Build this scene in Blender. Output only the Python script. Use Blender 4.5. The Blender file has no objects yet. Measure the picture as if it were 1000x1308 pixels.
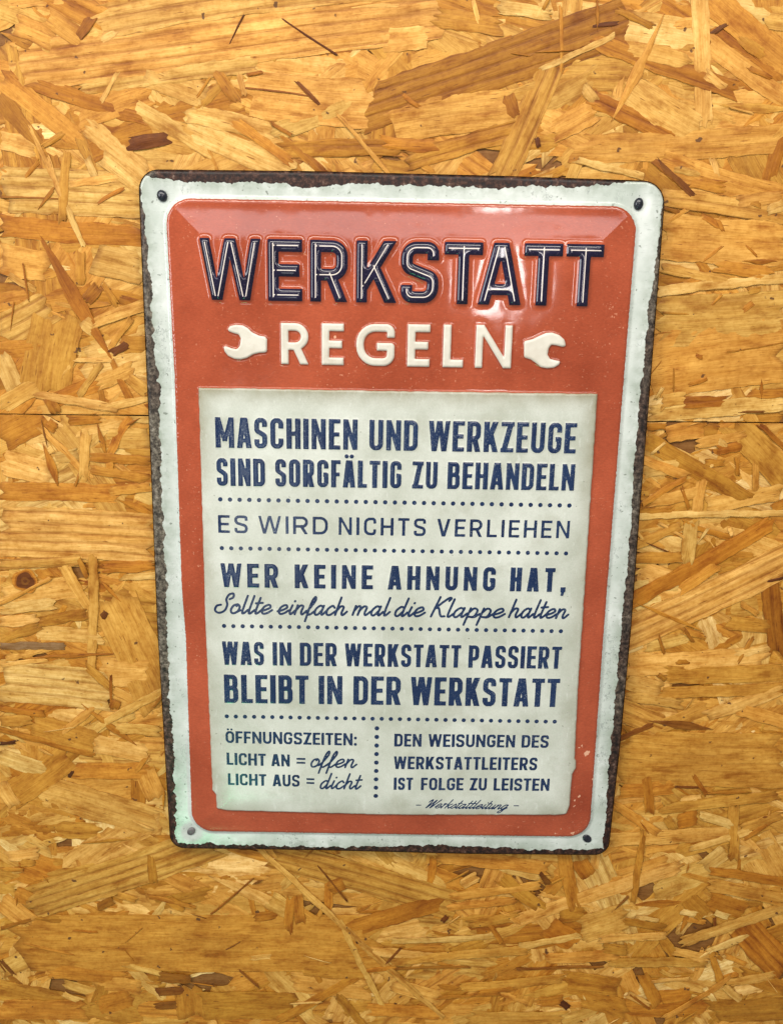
import bpy, math, random
import numpy as np
from mathutils import Matrix

# ------------------------------------------------------------------ camera, light, exposure
# sign frame: x right, y up, z out of the wall (metres); world = (x, -z, y)
scene = bpy.context.scene
F_PX, CX, CY = 1100.0, 500.0, 654.0
POSE = np.array([0.2329, 0.0008, -0.0194, 0.0015, -0.0134, -0.3586])
def rodrigues(r):
    t = np.linalg.norm(r); k = r / t
    K = np.array([[0, -k[2], k[1]], [k[2], 0, -k[0]], [-k[1], k[0], 0]])
    return np.eye(3) + np.sin(t) * K + (1 - np.cos(t)) * K @ K
R = rodrigues(POSE[:3]); T = POSE[3:]
CAM = -R.T @ T
S2W = np.array([[1, 0, 0], [0, 0, -1], [0, 1, 0]], float)
def to_world(p): return np.asarray(p, float) @ S2W.T

cam = bpy.data.cameras.new('camera'); cam_ob = bpy.data.objects.new('camera', cam)
scene.collection.objects.link(cam_ob)
cam.sensor_fit = 'VERTICAL'; cam.sensor_height = 24.0; cam.lens = 24.0 * F_PX / 1308.0
cam.clip_start = 0.01; cam.clip_end = 50
M = np.eye(4); M[:3, :3] = S2W @ R.T; M[:3, 3] = S2W @ CAM
cam_ob.matrix_world = Matrix(M.tolist())
scene.camera = cam_ob

world = bpy.data.worlds.new('World'); scene.world = world; world.use_nodes = True
bg = world.node_tree.nodes['Background']
bg.inputs[0].default_value = (1.0, 0.97, 0.93, 1); bg.inputs[1].default_value = 0.30
def area_lamp(name, pos, target, sx, sy, power, col):
    l = bpy.data.lights.new(name, 'AREA'); l.shape = 'RECTANGLE'; l.size = sx; l.size_y = sy
    l.energy = power; l.color = col
    o = bpy.data.objects.new(name, l); scene.collection.objects.link(o)
    p = np.array(pos, float); z = p - np.array(target, float); z /= np.linalg.norm(z)
    up = np.array([0, 1.0, 0]); x = np.cross(up, z); x /= np.linalg.norm(x); y = np.cross(z, x)
    m = np.eye(4); m[:3, 0] = S2W @ x; m[:3, 1] = S2W @ y; m[:3, 2] = S2W @ z; m[:3, 3] = S2W @ p
    o.matrix_world = Matrix(m.tolist()); return o
def mirror_spot(pxl, dist, tilt=(0, 0)):
    # where a lamp hangs whose gloss shows at this pixel of the sheet (tilt: slope of the sheet there)
    d = np.array([(pxl[0] - CX) / F_PX, -(pxl[1] - CY) / F_PX, -1.0]) @ R
    p = CAM + d * (0.002 - CAM[2]) / d[2]; d = d / np.linalg.norm(d)
    n = np.array([tilt[0], tilt[1], 1.0]); n /= np.linalg.norm(n)
    return p + (d - 2 * (d @ n) * n) * dist
area_lamp('ceiling_lamp', (-0.05, 0.63, 0.53), (0, 0.05, 0), 1.1, 0.20, 8.8, (1.0, 0.95, 0.86))
area_lamp('window_lamp', (-1.05, 0.30, 0.72), (0, 0, 0), 0.40, 0.7, 8.5, (0.95, 0.97, 1.0))
area_lamp('tube_lamp', mirror_spot((640, 285), 1.3), (0.03, 0.08, 0), 0.045, 0.30, 1.5, (1.0, 0.92, 0.90))
area_lamp('long_tube_lamp', mirror_spot((520, 282), 1.3, (0.0, 0.085)), (0, 0.12, 0), 1.2, 0.10, 1.9, (1.0, 0.90, 0.93))
area_lamp('small_window_lamp', mirror_spot((318, 640), 1.4), (-0.05, 0, 0), 0.14, 0.42, 0.7, (0.95, 1.0, 0.96))
area_lamp('green_indicator_lamp', mirror_spot((250, 1070), 0.8), (-0.07, -0.14, 0), 0.05, 0.03, 0.40, (0.15, 1.0, 0.42))
vs = scene.view_settings
vs.view_transform = 'Standard'; vs.look = 'None'; vs.exposure = 0.0; vs.gamma = 1.0
vs.use_curve_mapping = False
scene.cycles.max_bounces = 6

# ------------------------------------------------------------------ helpers
WALL_Z = -0.0048
ZREF = [0.0]                                                   # height of the sheet where a mark lies
def px(pts, z=None):
    """pixel of the photograph -> point of the plane at height z in the sign frame"""
    z = ZREF[0] if z is None else z
    p = np.atleast_2d(np.asarray(pts, float))
    d = np.c_[(p[:, 0] - CX) / F_PX, -(p[:, 1] - CY) / F_PX, -np.ones(len(p))] @ R
    s = (z - CAM[2]) / d[:, 2]
    return (CAM + d * s[:, None])[:, :2]
def link(o, parent=None):
    scene.collection.objects.link(o)
    if parent is not None:
        o.parent = parent
        anc = parent; off = np.zeros(3)
        while anc is not None:
            off += np.array(anc.location); anc = anc.parent
        o.location = tuple(-off)
    return o
def tag(o, label=None, cat=None, group=None, kind=None):
    if label: o['label'] = label
    if cat: o['category'] = cat
    if group: o['group'] = group
    if kind: o['kind'] = kind
    return o
def fast_mesh(name, verts, faces, mat, parent=None, smooth=True, normals=None, attrs=None):
    """verts (n,3) in the sign frame, faces = list of int arrays (m,k)"""
    me = bpy.data.meshes.new(name)
    v = to_world(verts)
    loops = np.concatenate([f.ravel() for f in faces if len(f)]).astype(np.int32)
    starts = []; s = 0
    for f in faces:
        if len(f):
            starts.append(s + np.arange(len(f)) * f.shape[1]); s += f.size
    starts = np.concatenate(starts).astype(np.int32)
    me.vertices.add(len(v)); me.vertices.foreach_set('co', v.astype(np.float32).ravel())
    me.loops.add(len(loops)); me.loops.foreach_set('vertex_index', loops)
    me.polygons.add(len(starts)); me.polygons.foreach_set('loop_start', starts)
    me.polygons.foreach_set('use_smooth', np.full(len(starts), smooth))
    me.update(calc_edges=True)
    for k, a in (attrs or {}).items():
        a = np.asarray(a, np.float32)
        if a.ndim == 1:
            at = me.attributes.new(k, 'FLOAT', 'POINT'); at.data.foreach_set('value', a)
        elif a.shape[1] == 3:
            at = me.attributes.new(k, 'FLOAT_VECTOR', 'POINT'); at.data.foreach_set('vector', a.ravel())
        else:
            at = me.attributes.new(k, 'FLOAT_COLOR', 'POINT'); at.data.foreach_set('color', a.ravel())
    if normals is not None:
        me.normals_split_custom_set_from_vertices(to_world(normals).astype(np.float32).tolist())
    me.materials.append(mat)
    return link(bpy.data.objects.new(name, me), parent)

def hash2(i, j, seed):
    n = (i.astype(np.int64) * 374761393 + j.astype(np.int64) * 668265263 + seed * 974634077) & 0xffffffff
    n = ((n ^ (n >> 13)) * 1274126177) & 0xffffffff
    return ((n ^ (n >> 16)) & 0xffff) / 65535.0
def vnoise(x, y, seed=0):
    i = np.floor(x); j = np.floor(y); u = x - i; v = y - j
    u = u * u * (3 - 2 * u); v = v * v * (3 - 2 * v)
    return ((hash2(i, j, seed) * (1 - u) + hash2(i + 1, j, seed) * u) * (1 - v)
            + (hash2(i, j + 1, seed) * (1 - u) + hash2(i + 1, j + 1, seed) * u) * v) * 2 - 1
def fbm(x, y, seed=0, o=3):
    r = 0; a = 1; s = 0
    for k in range(o):
        r = r + a * vnoise(x * 2 ** k, y * 2 ** k, seed + k); s += a; a *= 0.5
    return r / s

class NT:
    """small node-tree writer"""
    def __init__(self, name):
        self.m = bpy.data.materials.new(name); self.m.use_nodes = True
        self.t = self.m.node_tree; self.n = self.t.nodes
        self.b = self.n['Principled BSDF']
    def node(self, kind, **kw):
        n = self.n.new(kind)
        for k, v in kw.items(): setattr(n, k, v)
        return n
    def put(self, sock, v):
        if hasattr(v, 'links'): self.t.links.new(v, sock)
        else: sock.default_value = v
    def math(self, op, a, b=0.0, clamp=False):
        n = self.node('ShaderNodeMath', operation=op, use_clamp=clamp)
        self.put(n.inputs[0], a); self.put(n.inputs[1], b); return n.outputs[0]
    def noise(self, vec, scale, detail=3, rough=0.55):
        n = self.node('ShaderNodeTexNoise'); n.inputs['Scale'].default_value = scale
        n.inputs['Detail'].default_value = detail; n.inputs['Roughness'].default_value = rough
        self.put(n.inputs['Vector'], vec); return n.outputs[0]
    def ramp(self, f, stops):
        n = self.node('ShaderNodeValToRGB'); e = n.color_ramp.elements
        while len(e) < len(stops): e.new(0.5)
        for el, (p, c) in zip(e, stops):
            el.position = p; el.color = (c, c, c, 1) if not hasattr(c, '__len__') else (*c[:3], 1)
        self.put(n.inputs[0], f); return n.outputs[0]
    def mix(self, f, a, b, mode='MIX'):
        n = self.node('ShaderNodeMix', data_type='RGBA', blend_type=mode)
        self.put(n.inputs[0], f)
        self.put(n.inputs[6], a if hasattr(a, 'links') else (*a[:3], 1))
        self.put(n.inputs[7], b if hasattr(b, 'links') else (*b[:3], 1)); return n.outputs[2]
    def pos(self, scale=(1, 1, 1)):
        g = self.node('ShaderNodeNewGeometry')
        m = self.node('ShaderNodeMapping'); m.inputs['Scale'].default_value = scale
        self.put(m.inputs[0], g.outputs['Position']); return m.outputs[0]
    def attr(self, name, out=2):
        n = self.node('ShaderNodeAttribute'); n.attribute_name = name
        return n.outputs[out]
    def bump(self, h, strength, dist):
        n = self.node('ShaderNodeBump'); n.inputs['Strength'].default_value = strength
        n.inputs['Distance'].default_value = dist; self.put(n.inputs['Height'], h)
        self.put(self.b.inputs['Normal'], n.outputs[0])
    def done(self, col, rough, spec=0.5, metal=0.0, coat=0.0):
        self.put(self.b.inputs['Base Color'], col if hasattr(col, 'links') else (*col[:3], 1))
        self.put(self.b.inputs['Roughness'], rough)
        self.b.inputs['Specular IOR Level'].default_value = spec
        self.b.inputs['Metallic'].default_value = metal
        self.b.inputs['Coat Weight'].default_value = coat
        self.b.inputs['Coat Roughness'].default_value = 0.12
        return self.m

# ------------------------------------------------------------------ materials
def mat_wood():
    t = NT('osb_wood')
    uv = t.attr('grain', 1)
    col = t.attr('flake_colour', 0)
    stripe = t.attr('stripe', 2)
    m1 = t.node('ShaderNodeMapping'); m1.inputs['Scale'].default_value = (95, 850, 1); t.put(m1.inputs[0], uv)
    g1 = t.noise(m1.outputs[0], 1.0, 4, 0.6)
    m2 = t.node('ShaderNodeMapping'); m2.inputs['Scale'].default_value = (32, 240, 1); t.put(m2.inputs[0], uv)
    g2 = t.noise(m2.outputs[0], 1.0, 2, 0.5)
    m3 = t.node('ShaderNodeMapping'); m3.inputs['Scale'].default_value = (170, 1500, 1); t.put(m3.inputs[0], uv)
    g3 = t.noise(m3.outputs[0], 1.0, 2, 0.5)
    m6 = t.node('ShaderNodeMapping'); m6.inputs['Scale'].default_value = (55, 150, 1); t.put(m6.inputs[0], uv)
    mot = t.noise(m6.outputs[0], 1.0, 5, 0.62)
    m4 = t.node('ShaderNodeMapping'); m4.inputs['Scale'].default_value = (14, 90, 1); t.put(m4.inputs[0], uv)
    g4 = t.noise(m4.outputs[0], 1.0, 3, 0.6)
    m5 = t.node('ShaderNodeMapping'); m5.inputs['Scale'].default_value = (90, 2600, 1); t.put(m5.inputs[0], uv)
    g5 = t.noise(m5.outputs[0], 1.0, 3, 0.65)
    # early- and latewood bands on the striped flakes
    sv = t.node('ShaderNodeSeparateXYZ'); t.put(sv.inputs[0], uv)
    band = t.math('SINE', t.math('ADD', t.math('MULTIPLY', sv.outputs[1], 1500.0), t.math('MULTIPLY', g4, 7.0)))
    band = t.math('POWER', t.math('MULTIPLY', t.math('ADD', band, 1.0), 0.5), 3.5)
    k = t.ramp(g1, [(0.28, (0.84, 0.76, 0.58)), (0.47, (0.98, 0.97, 0.95)), (0.70, (1.09, 1.12, 1.20))])
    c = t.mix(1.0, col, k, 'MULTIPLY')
    c = t.mix(1.0, c, t.ramp(g2, [(0.32, (0.86, 0.78, 0.62)), (0.55, (1, 1, 1)), (0.75, (1.07, 1.10, 1.16))]), 'MULTIPLY')
    c = t.mix(1.0, c, t.ramp(mot, [(0.32, (0.62, 0.46, 0.24)), (0.46, (0.96, 0.93, 0.87)), (0.70, (1.14, 1.20, 1.34))]), 'MULTIPLY')
    c = t.mix(1.0, c, t.ramp(g5, [(0.30, (0.78, 0.70, 0.55)), (0.45, (0.98, 0.97, 0.95)), (0.70, (1.10, 1.13, 1.18))]), 'MULTIPLY')
    iso = t.noise(t.pos(), 480.0, 4, 0.65)
    c = t.mix(1.0, c, t.ramp(iso, [(0.30, (0.84, 0.77, 0.62)), (0.50, (1, 1, 1)), (0.72, (1.09, 1.13, 1.20))]), 'MULTIPLY')
    dark = t.mix(1.0, c, (0.58, 0.44, 0.28), 'MULTIPLY')
    c = t.mix(t.math('MULTIPLY', t.math('MULTIPLY', band, stripe), t.ramp(g5, [(0.35, 1.0), (0.65, 0.45)])), c, dark)
    pore = t.ramp(g3, [(0.27, 0.9), (0.335, 0.0)])
    c = t.mix(pore, c, t.mix(1.0, c, (0.40, 0.26, 0.14), 'MULTIPLY'))
    spots = t.ramp(t.noise(t.pos(), 260.0, 2, 0.5), [(0.25, 0.9), (0.275, 0.0)])
    c = t.mix(spots, c, (0.09, 0.035, 0.012))
    h = t.math('ADD', t.math('MULTIPLY', g1, 0.6), t.math('MULTIPLY', g2, 0.5))
    h = t.math('SUBTRACT', h, t.math('MULTIPLY', t.math('MULTIPLY', band, stripe), 0.35))
    t.bump(h, 0.8, 0.00035)
    return t.done(c, t.math('ADD', t.math('MULTIPLY', g1, 0.25), 0.42), 0.22)

def worn(t, base, dust, amount=0.5):
    """fine print wear: specks, scuffs and short scratches of a paler colour"""
    sp = t.ramp(t.noise(t.pos(), 900.0, 3, 0.6), [(0.655, 0.0), (0.70, amount)])
    sc = t.ramp(t.noise(t.pos((260, 260, 1500)), 1.0, 3, 0.6), [(0.69, 0.0), (0.735, amount * 0.8)])
    patch = t.ramp(t.noise(t.pos(), 30.0, 4, 0.6), [(0.42, 0.15), (0.62, 1.0)])
    f = t.math('MULTIPLY', t.math('MAXIMUM', sp, sc), patch)
    return t.mix(f, base, dust)

def mat_red():
    t = NT('red_print')
    n = t.noise(t.pos(), 22.0, 5, 0.6)
    c = t.mix(t.ramp(n, [(0.3, 0.0), (0.7, 1.0)]), (0.255, 0.043, 0.016), (0.42, 0.086, 0.037))
    fine = t.noise(t.pos((900, 900, 2500)), 1.0, 3, 0.6)
    c = t.mix(1.0, c, t.ramp(fine, [(0.3, 0.86), (0.7, 1.12)]), 'MULTIPLY')
    c = worn(t, c, (0.62, 0.27, 0.16), 0.75)
    big = t.ramp(t.math('ADD', t.noise(t.pos(), 230.0, 3, 0.5), t.math('MULTIPLY', t.attr('fleck', 2), 0.105)), [(0.765, 0.0), (0.785, 0.85)])
    c = t.mix(big, c, (0.70, 0.40, 0.26))
    t.bump(t.noise(t.pos(), 1600.0, 2, 0.5), 0.035, 0.0001)
    return t.done(c, t.math('ADD', t.math('MULTIPLY', n, 0.05), 0.065), 0.5)

def mat_white():
    t = NT('aged_white_enamel')
    n = t.noise(t.pos(), 45.0, 5, 0.62)
    c = t.mix(t.ramp(n, [(0.32, 0.0), (0.68, 1.0)]), (0.40, 0.45, 0.40), (0.62, 0.65, 0.62))
    w = t.attr('grime', 2)
    g2 = t.noise(t.pos(), 160.0, 4, 0.65)
    f = t.math('MULTIPLY', w, t.ramp(g2, [(0.36, 0.0), (0.58, 0.95)]))
    c = t.mix(f, c, (0.25, 0.29, 0.23))
    scuff = t.ramp(t.noise(t.pos((240, 240, 1300)), 1.0, 4, 0.65), [(0.58, 0.0), (0.72, 0.45)])
    c = t.mix(scuff, c, (0.24, 0.27, 0.25))
    sp = t.ramp(t.noise(t.pos(), 520.0, 2, 0.5), [(0.665, 0.0), (0.70, 0.8)])
    c = t.mix(sp, c, (0.16, 0.18, 0.15))
    # hairline cracks in the enamel
    wv = t.node('ShaderNodeTexVoronoi', feature='DISTANCE_TO_EDGE'); wv.inputs['Scale'].default_value = 26.0
    mp = t.node('ShaderNodeMixRGB'); mp.blend_type = 'ADD'; mp.inputs[0].default_value = 0.02
    nz = t.node('ShaderNodeTexNoise'); nz.inputs['Scale'].default_value = 90.0
    t.put(mp.inputs[1], t.pos()); t.put(mp.inputs[2], nz.outputs[1]); t.put(wv.inputs['Vector'], mp.outputs[0])
    crack = t.ramp(wv.outputs[0], [(0.0, 0.75), (0.013, 0.0)])
    crack = t.math('MULTIPLY', crack, t.ramp(t.noise(t.pos(), 38.0, 2), [(0.50, 0.0), (0.60, 1.0)]))
    c = t.mix(crack, c, (0.18, 0.20, 0.19))
    t.bump(t.noise(t.pos(), 700.0, 3, 0.6), 0.12, 0.00012)
    return t.done(c, 0.24, 0.5)

def mat_paper():
    t = NT('aged_paper_print')
    n = t.noise(t.pos(), 32.0, 5, 0.6)
    c = t.mix(t.ramp(n, [(0.34, 0.0), (0.66, 1.0)]), (0.425, 0.445, 0.375), (0.61, 0.63, 0.57))
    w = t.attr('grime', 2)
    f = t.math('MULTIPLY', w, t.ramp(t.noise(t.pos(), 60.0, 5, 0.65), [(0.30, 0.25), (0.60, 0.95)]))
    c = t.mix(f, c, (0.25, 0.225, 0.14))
    scuff = t.ramp(t.noise(t.pos((500, 500, 160)), 1.0, 4, 0.65), [(0.60, 0.0), (0.74, 0.35)])
    c = t.mix(scuff, c, (0.72, 0.74, 0.70))
    stain = t.ramp(t.noise(t.pos(), 85.0, 4, 0.6), [(0.30, 0.30), (0.44, 0.0)])
    c = t.mix(stain, c, (0.33, 0.33, 0.25))
    sp = t.ramp(t.noise(t.pos(), 520.0, 2, 0.5), [(0.725, 0.0), (0.755, 0.75)])
    c = t.mix(sp, c, (0.20, 0.20, 0.16))
    fine = t.noise(t.pos((1800, 1800, 1800)), 1.0, 2, 0.5)
    c = t.mix(1.0, c, t.ramp(fine, [(0.3, 0.94), (0.7, 1.04)]), 'MULTIPLY')
    t.bump(t.noise(t.pos(), 500.0, 3, 0.6), 0.10, 0.0001)
    return t.done(c, 0.24, 0.5)

def mat_ink(name, a, b, worn_col, amount, rough=0.25):
    t = NT(name)
    n = t.noise(t.pos(), 120.0, 4, 0.6)
    c = t.mix(t.ramp(n, [(0.35, 0.0), (0.65, 1.0)]), a, b)
    sp = t.ramp(t.noise(t.pos(), 1900.0, 2, 0.6), [(0.58, 0.0), (0.66, amount)])
    patch = t.ramp(t.noise(t.pos(), 55.0, 3, 0.6), [(0.38, 0.1), (0.62, 1.0)])
    c = t.mix(t.math('MULTIPLY', sp, patch), c, worn_col)
    return t.done(c, rough, 0.5)

def mat_rust():
    t = NT('rusty_steel')
    n = t.noise(t.pos(), 420.0, 4, 0.75)
    big = t.noise(t.pos(), 26.0, 2, 0.5)
    a = t.ramp(n, [(0.38, (0.006, 0.004, 0.004)), (0.50, (0.026, 0.010, 0.007)), (0.60, (0.070, 0.030, 0.019)), (0.72, (0.20, 0.14, 0.11))])
    b = t.ramp(n, [(0.34, (0.008, 0.006, 0.005)), (0.46, (0.055, 0.045, 0.034)), (0.56, (0.14, 0.12, 0.09)), (0.70, (0.30, 0.27, 0.22))])
    c = t.mix(t.math('MULTIPLY', t.attr('grey', 2), t.ramp(big, [(0.36, 0.35), (0.55, 1.0)])), a, b)
    t.bump(n, 0.5, 0.0004)
    return t.done(c, t.ramp(n, [(0.3, 0.36), (0.7, 0.55)]), 0.28)

M_WOOD, M_RED, M_WHITE, M_PAPER, M_RUST = mat_wood(), mat_red(), mat_white(), mat_paper(), mat_rust()
M_NAVY = mat_ink('navy_enamel', (0.005, 0.004, 0.018), (0.011, 0.009, 0.034), (0.16, 0.12, 0.15), 0.30, 0.09)
M_INLINE = mat_ink('cream_inline', (0.62, 0.54, 0.48), (0.74, 0.67, 0.60), (0.2, 0.14, 0.14), 0.3)
M_CREAM = mat_ink('cream_enamel', (0.54, 0.50, 0.42), (0.64, 0.61, 0.53), (0.45, 0.32, 0.24), 0.35, 0.22)
M_INK = mat_ink('blue_ink', (0.004, 0.016, 0.060), (0.010, 0.029, 0.086), (0.26, 0.30, 0.34), 0.45, 0.22)
def mat_screw():
    t = NT('blackened_steel')
    n = t.noise(t.pos(), 900.0, 3, 0.6)
    t.bump(n, 0.2, 0.0001)
    return t.done(t.ramp(n, [(0.35, (0.004, 0.005, 0.010)), (0.7, (0.020, 0.024, 0.036))]), 0.25, 0.5)
M_SCREW = mat_screw()
M_STEEL = mat_ink('worn_steel', (0.05, 0.048, 0.05), (0.16, 0.15, 0.15), (0.02, 0.02, 0.02), 0.5, 0.35)

# ------------------------------------------------------------------ oriented strand boards
rng = random.Random(11)
SEAM = px([(-100, 528.0), (60, 529.5), (190, 531), (830, 537.5), (1000, 540.5), (1100, 542)], WALL_Z)
S_A = np.polyfit(SEAM[:, 0], SEAM[:, 1], 1)
def seam_y(x): return S_A[0] * x + S_A[1]

PAL = [(0.00, (0.038, 0.0100, 0.0027)), (0.15, (0.122, 0.036, 0.0045)), (0.30, (0.285, 0.102, 0.008)), (0.45, (0.400, 0.163, 0.015)),
       (0.60, (0.480, 0.219, 0.030)), (0.75, (0.555, 0.292, 0.062)), (0.90, (0.645, 0.386, 0.116)), (1.00, (0.72, 0.475, 0.185))]
def tone_colour(t, r):
    t = min(max(t, 0), 1)
    for (a, ca), (b, cb) in zip(PAL, PAL[1:]):
        if t <= b:
            f = (t - a) / (b - a); c = [x + (y - x) * f for x, y in zip(ca, cb)]; break
    hue = r.uniform(-1, 1)
    return np.array([c[0] * (1 + 0.04 * hue), c[1] * (1 - 0.05 * hue), c[2] * (1 - 0.16 * hue)])

class Board:
    def __init__(self): self.v = []; self.f = []; self.col = []; self.uv = []; self.st = []; self.n = 0
    def flake(self, a, b, width, tone, z, r, stripe=0.0, taper=0.0, thick=0.00010, tilt=0.0, bend=0.0, grey=0.0, wave=0.00015, dip=0.00017):
        a = np.array(a, float); b = np.array(b, float); L = np.linalg.norm(b - a)
        if L < 1e-5: return
        thick *= 0.4
        d = (b - a) / L; nrm = np.array([-d[1], d[0]])
        ns = int(min(30, max(4, L / 0.0026)))
        hw = width / 2
        cols = np.array([-1, -1, -0.82, -0.45, -0.12, 0.2, 0.5, 0.82, 1, 1.0]) if width > 0.004 else np.array([-1, -1, -0.82, -0.3, 0.3, 0.82, 1, 1.0])       # first and last columns are the edge walls
        e = min(0.00035 / max(hw, 1e-5), 0.5)
        cols[2] = -1 + e; cols[-3] = 1 - e
        nc = len(cols)
        s = np.linspace(0, 1, ns + 1)
        # jagged, slanted ends
        slant0 = r.uniform(-0.8, 0.8); slant1 = r.uniform(-0.8, 0.8)
        j0 = np.array([r.uniform(-1, 1) for _ in range(nc)]); j1 = np.array([r.uniform(-1, 1) for _ in range(nc)])
        j0[0] = j0[1]; j0[-1] = j0[-2]; j1[0] = j1[1]; j1[-1] = j1[-2]
        jag = min(0.45 * width + 0.0008, 0.16 * L)
        o0 = (slant0 * cols * 0.6 + 0.5 * j0) * jag; o1 = (slant1 * cols * 0.6 + 0.5 * j1) * jag
        sd = r.randrange(10 ** 6); ea = min(0.00045 / max(hw, 1e-5), 0.30)
        wl = 1 + ea * (fbm(s * L * 150, s * 0, sd, 3) * 1.2 + 0.6 * np.array([r.uniform(-1, 1) for _ in s]))
        wr = 1 + ea * (fbm(s * L * 150, s * 0 + 5, sd, 3) * 1.2 + 0.6 * np.array([r.uniform(-1, 1) for _ in s]))
        if taper:
            prof = np.clip(np.minimum(s / 0.55 if taper > 0 else 1, (1 - s) / 0.45 if abs(taper) > 1 else 1), 0.06, 1) ** 0.8
            wl *= prof; wr *= prof
        bow = bend * L * (s - s * s) * 4
        u = s[:, None] * L + o0[None] * (1 - s[:, None]) ** 2 * (s[:, None] < 0.5) + o1[None] * s[:, None] ** 2 * (s[:, None] >= 0.5)
        w = np.where(cols[None] < 0, wl[:, None], wr[:, None]) * cols[None] * hw
        P = a[None, None] + d * u[..., None] + nrm * (w + bow[:, None])[..., None]
        zz = z + tilt * cols[None] * np.ones_like(u) + r.uniform(-1, 1) * 0.00010 * (s[:, None] - 0.5) + wave * fbm(u * 75, w * 260, sd + 9, 3)
        rag = 0.55 + 0.9 * fbm(u * 420, w * 900, sd + 17, 3)
        zz -= dip * rag * np.abs(cols[None]) ** 3 + 1.3 * dip * rag * np.abs(2 * s[:, None] - 1) ** 7
        zz[:, 0] -= thick * 2.2; zz[:, -1] -= thick * 2.2
        zz[0, :] -= thick * 1.6; zz[-1, :] -= thick * 1.6
        c = tone_colour(tone, r)
        if grey: c = c * (1 - grey) + np.array([0.17, 0.13, 0.09]) * grey
        colr = np.ones((ns + 1, nc, 4)); colr[..., :3] = c
        colr[..., :3] *= (1 + 0.16 * fbm(u * 60, w * 90, sd + 3, 2))[..., None] ** np.array([1, 1.25, 1.6])
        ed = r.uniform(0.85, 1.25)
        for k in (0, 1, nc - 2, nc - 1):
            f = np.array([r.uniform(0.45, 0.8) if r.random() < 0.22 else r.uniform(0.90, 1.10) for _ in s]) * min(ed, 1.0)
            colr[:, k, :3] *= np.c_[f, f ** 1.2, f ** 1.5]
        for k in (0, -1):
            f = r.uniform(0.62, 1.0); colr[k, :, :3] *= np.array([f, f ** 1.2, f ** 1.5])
        u0, v0 = r.uniform(0, 9), r.uniform(0, 9)
        uv = np.zeros((ns + 1, nc, 3)); uv[..., 0] = u + u0; uv[..., 1] = w + v0
        idx = self.n + np.arange((ns + 1) * nc).reshape(ns + 1, nc)
        q = np.stack([idx[:-1, :-1], idx[1:, :-1], idx[1:, 1:], idx[:-1, 1:]], -1).reshape(-1, 4)
        self.v.append(np.concatenate([P, zz[..., None]], -1).reshape(-1, 3)); self.f.append(q)
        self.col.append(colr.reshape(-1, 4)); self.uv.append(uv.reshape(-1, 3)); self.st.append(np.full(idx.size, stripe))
        self.n += idx.size
    def slab(self, x0, x1, y_of, y1, z0, z1):
        xs = np.linspace(x0, x1, 9); v = []
        for z in (z0, z1):
            for x in xs: v.append((x, y_of(x), z))
            for x in xs: v.append((x, y1, z))
        n = len(xs); f = []
        for i in range(n - 1):
            f += [(i, i + 1, n + i + 1, n + i), (2 * n + i, 3 * n + i, 3 * n + i + 1, 2 * n + i + 1),
                  (i, 2 * n + i, 2 * n + i + 1, i + 1), (n + i, n + i + 1, 3 * n + i + 1, 3 * n + i)]
        f += [(0, n, 3 * n, 2 * n), (n - 1, 3 * n - 1, 4 * n - 1, 2 * n - 1)]
        self.v.append(np.array(v)); self.f.append(np.array(f) + self.n); self.n += len(v)
        self.col.append(np.tile((0.20, 0.085, 0.02, 1), (len(v), 1))); self.uv.append(np.array(v)); self.st.append(np.zeros(len(v)))
    def build(self, clip):
        v = np.concatenate(self.v); v[:, :2] = clip(v[:, :2])
        ob = fast_mesh('osb_board', v, [np.concatenate(self.f)], M_WOOD, None, False,
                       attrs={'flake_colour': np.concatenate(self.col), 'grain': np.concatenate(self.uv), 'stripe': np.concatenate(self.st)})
        return ob

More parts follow.
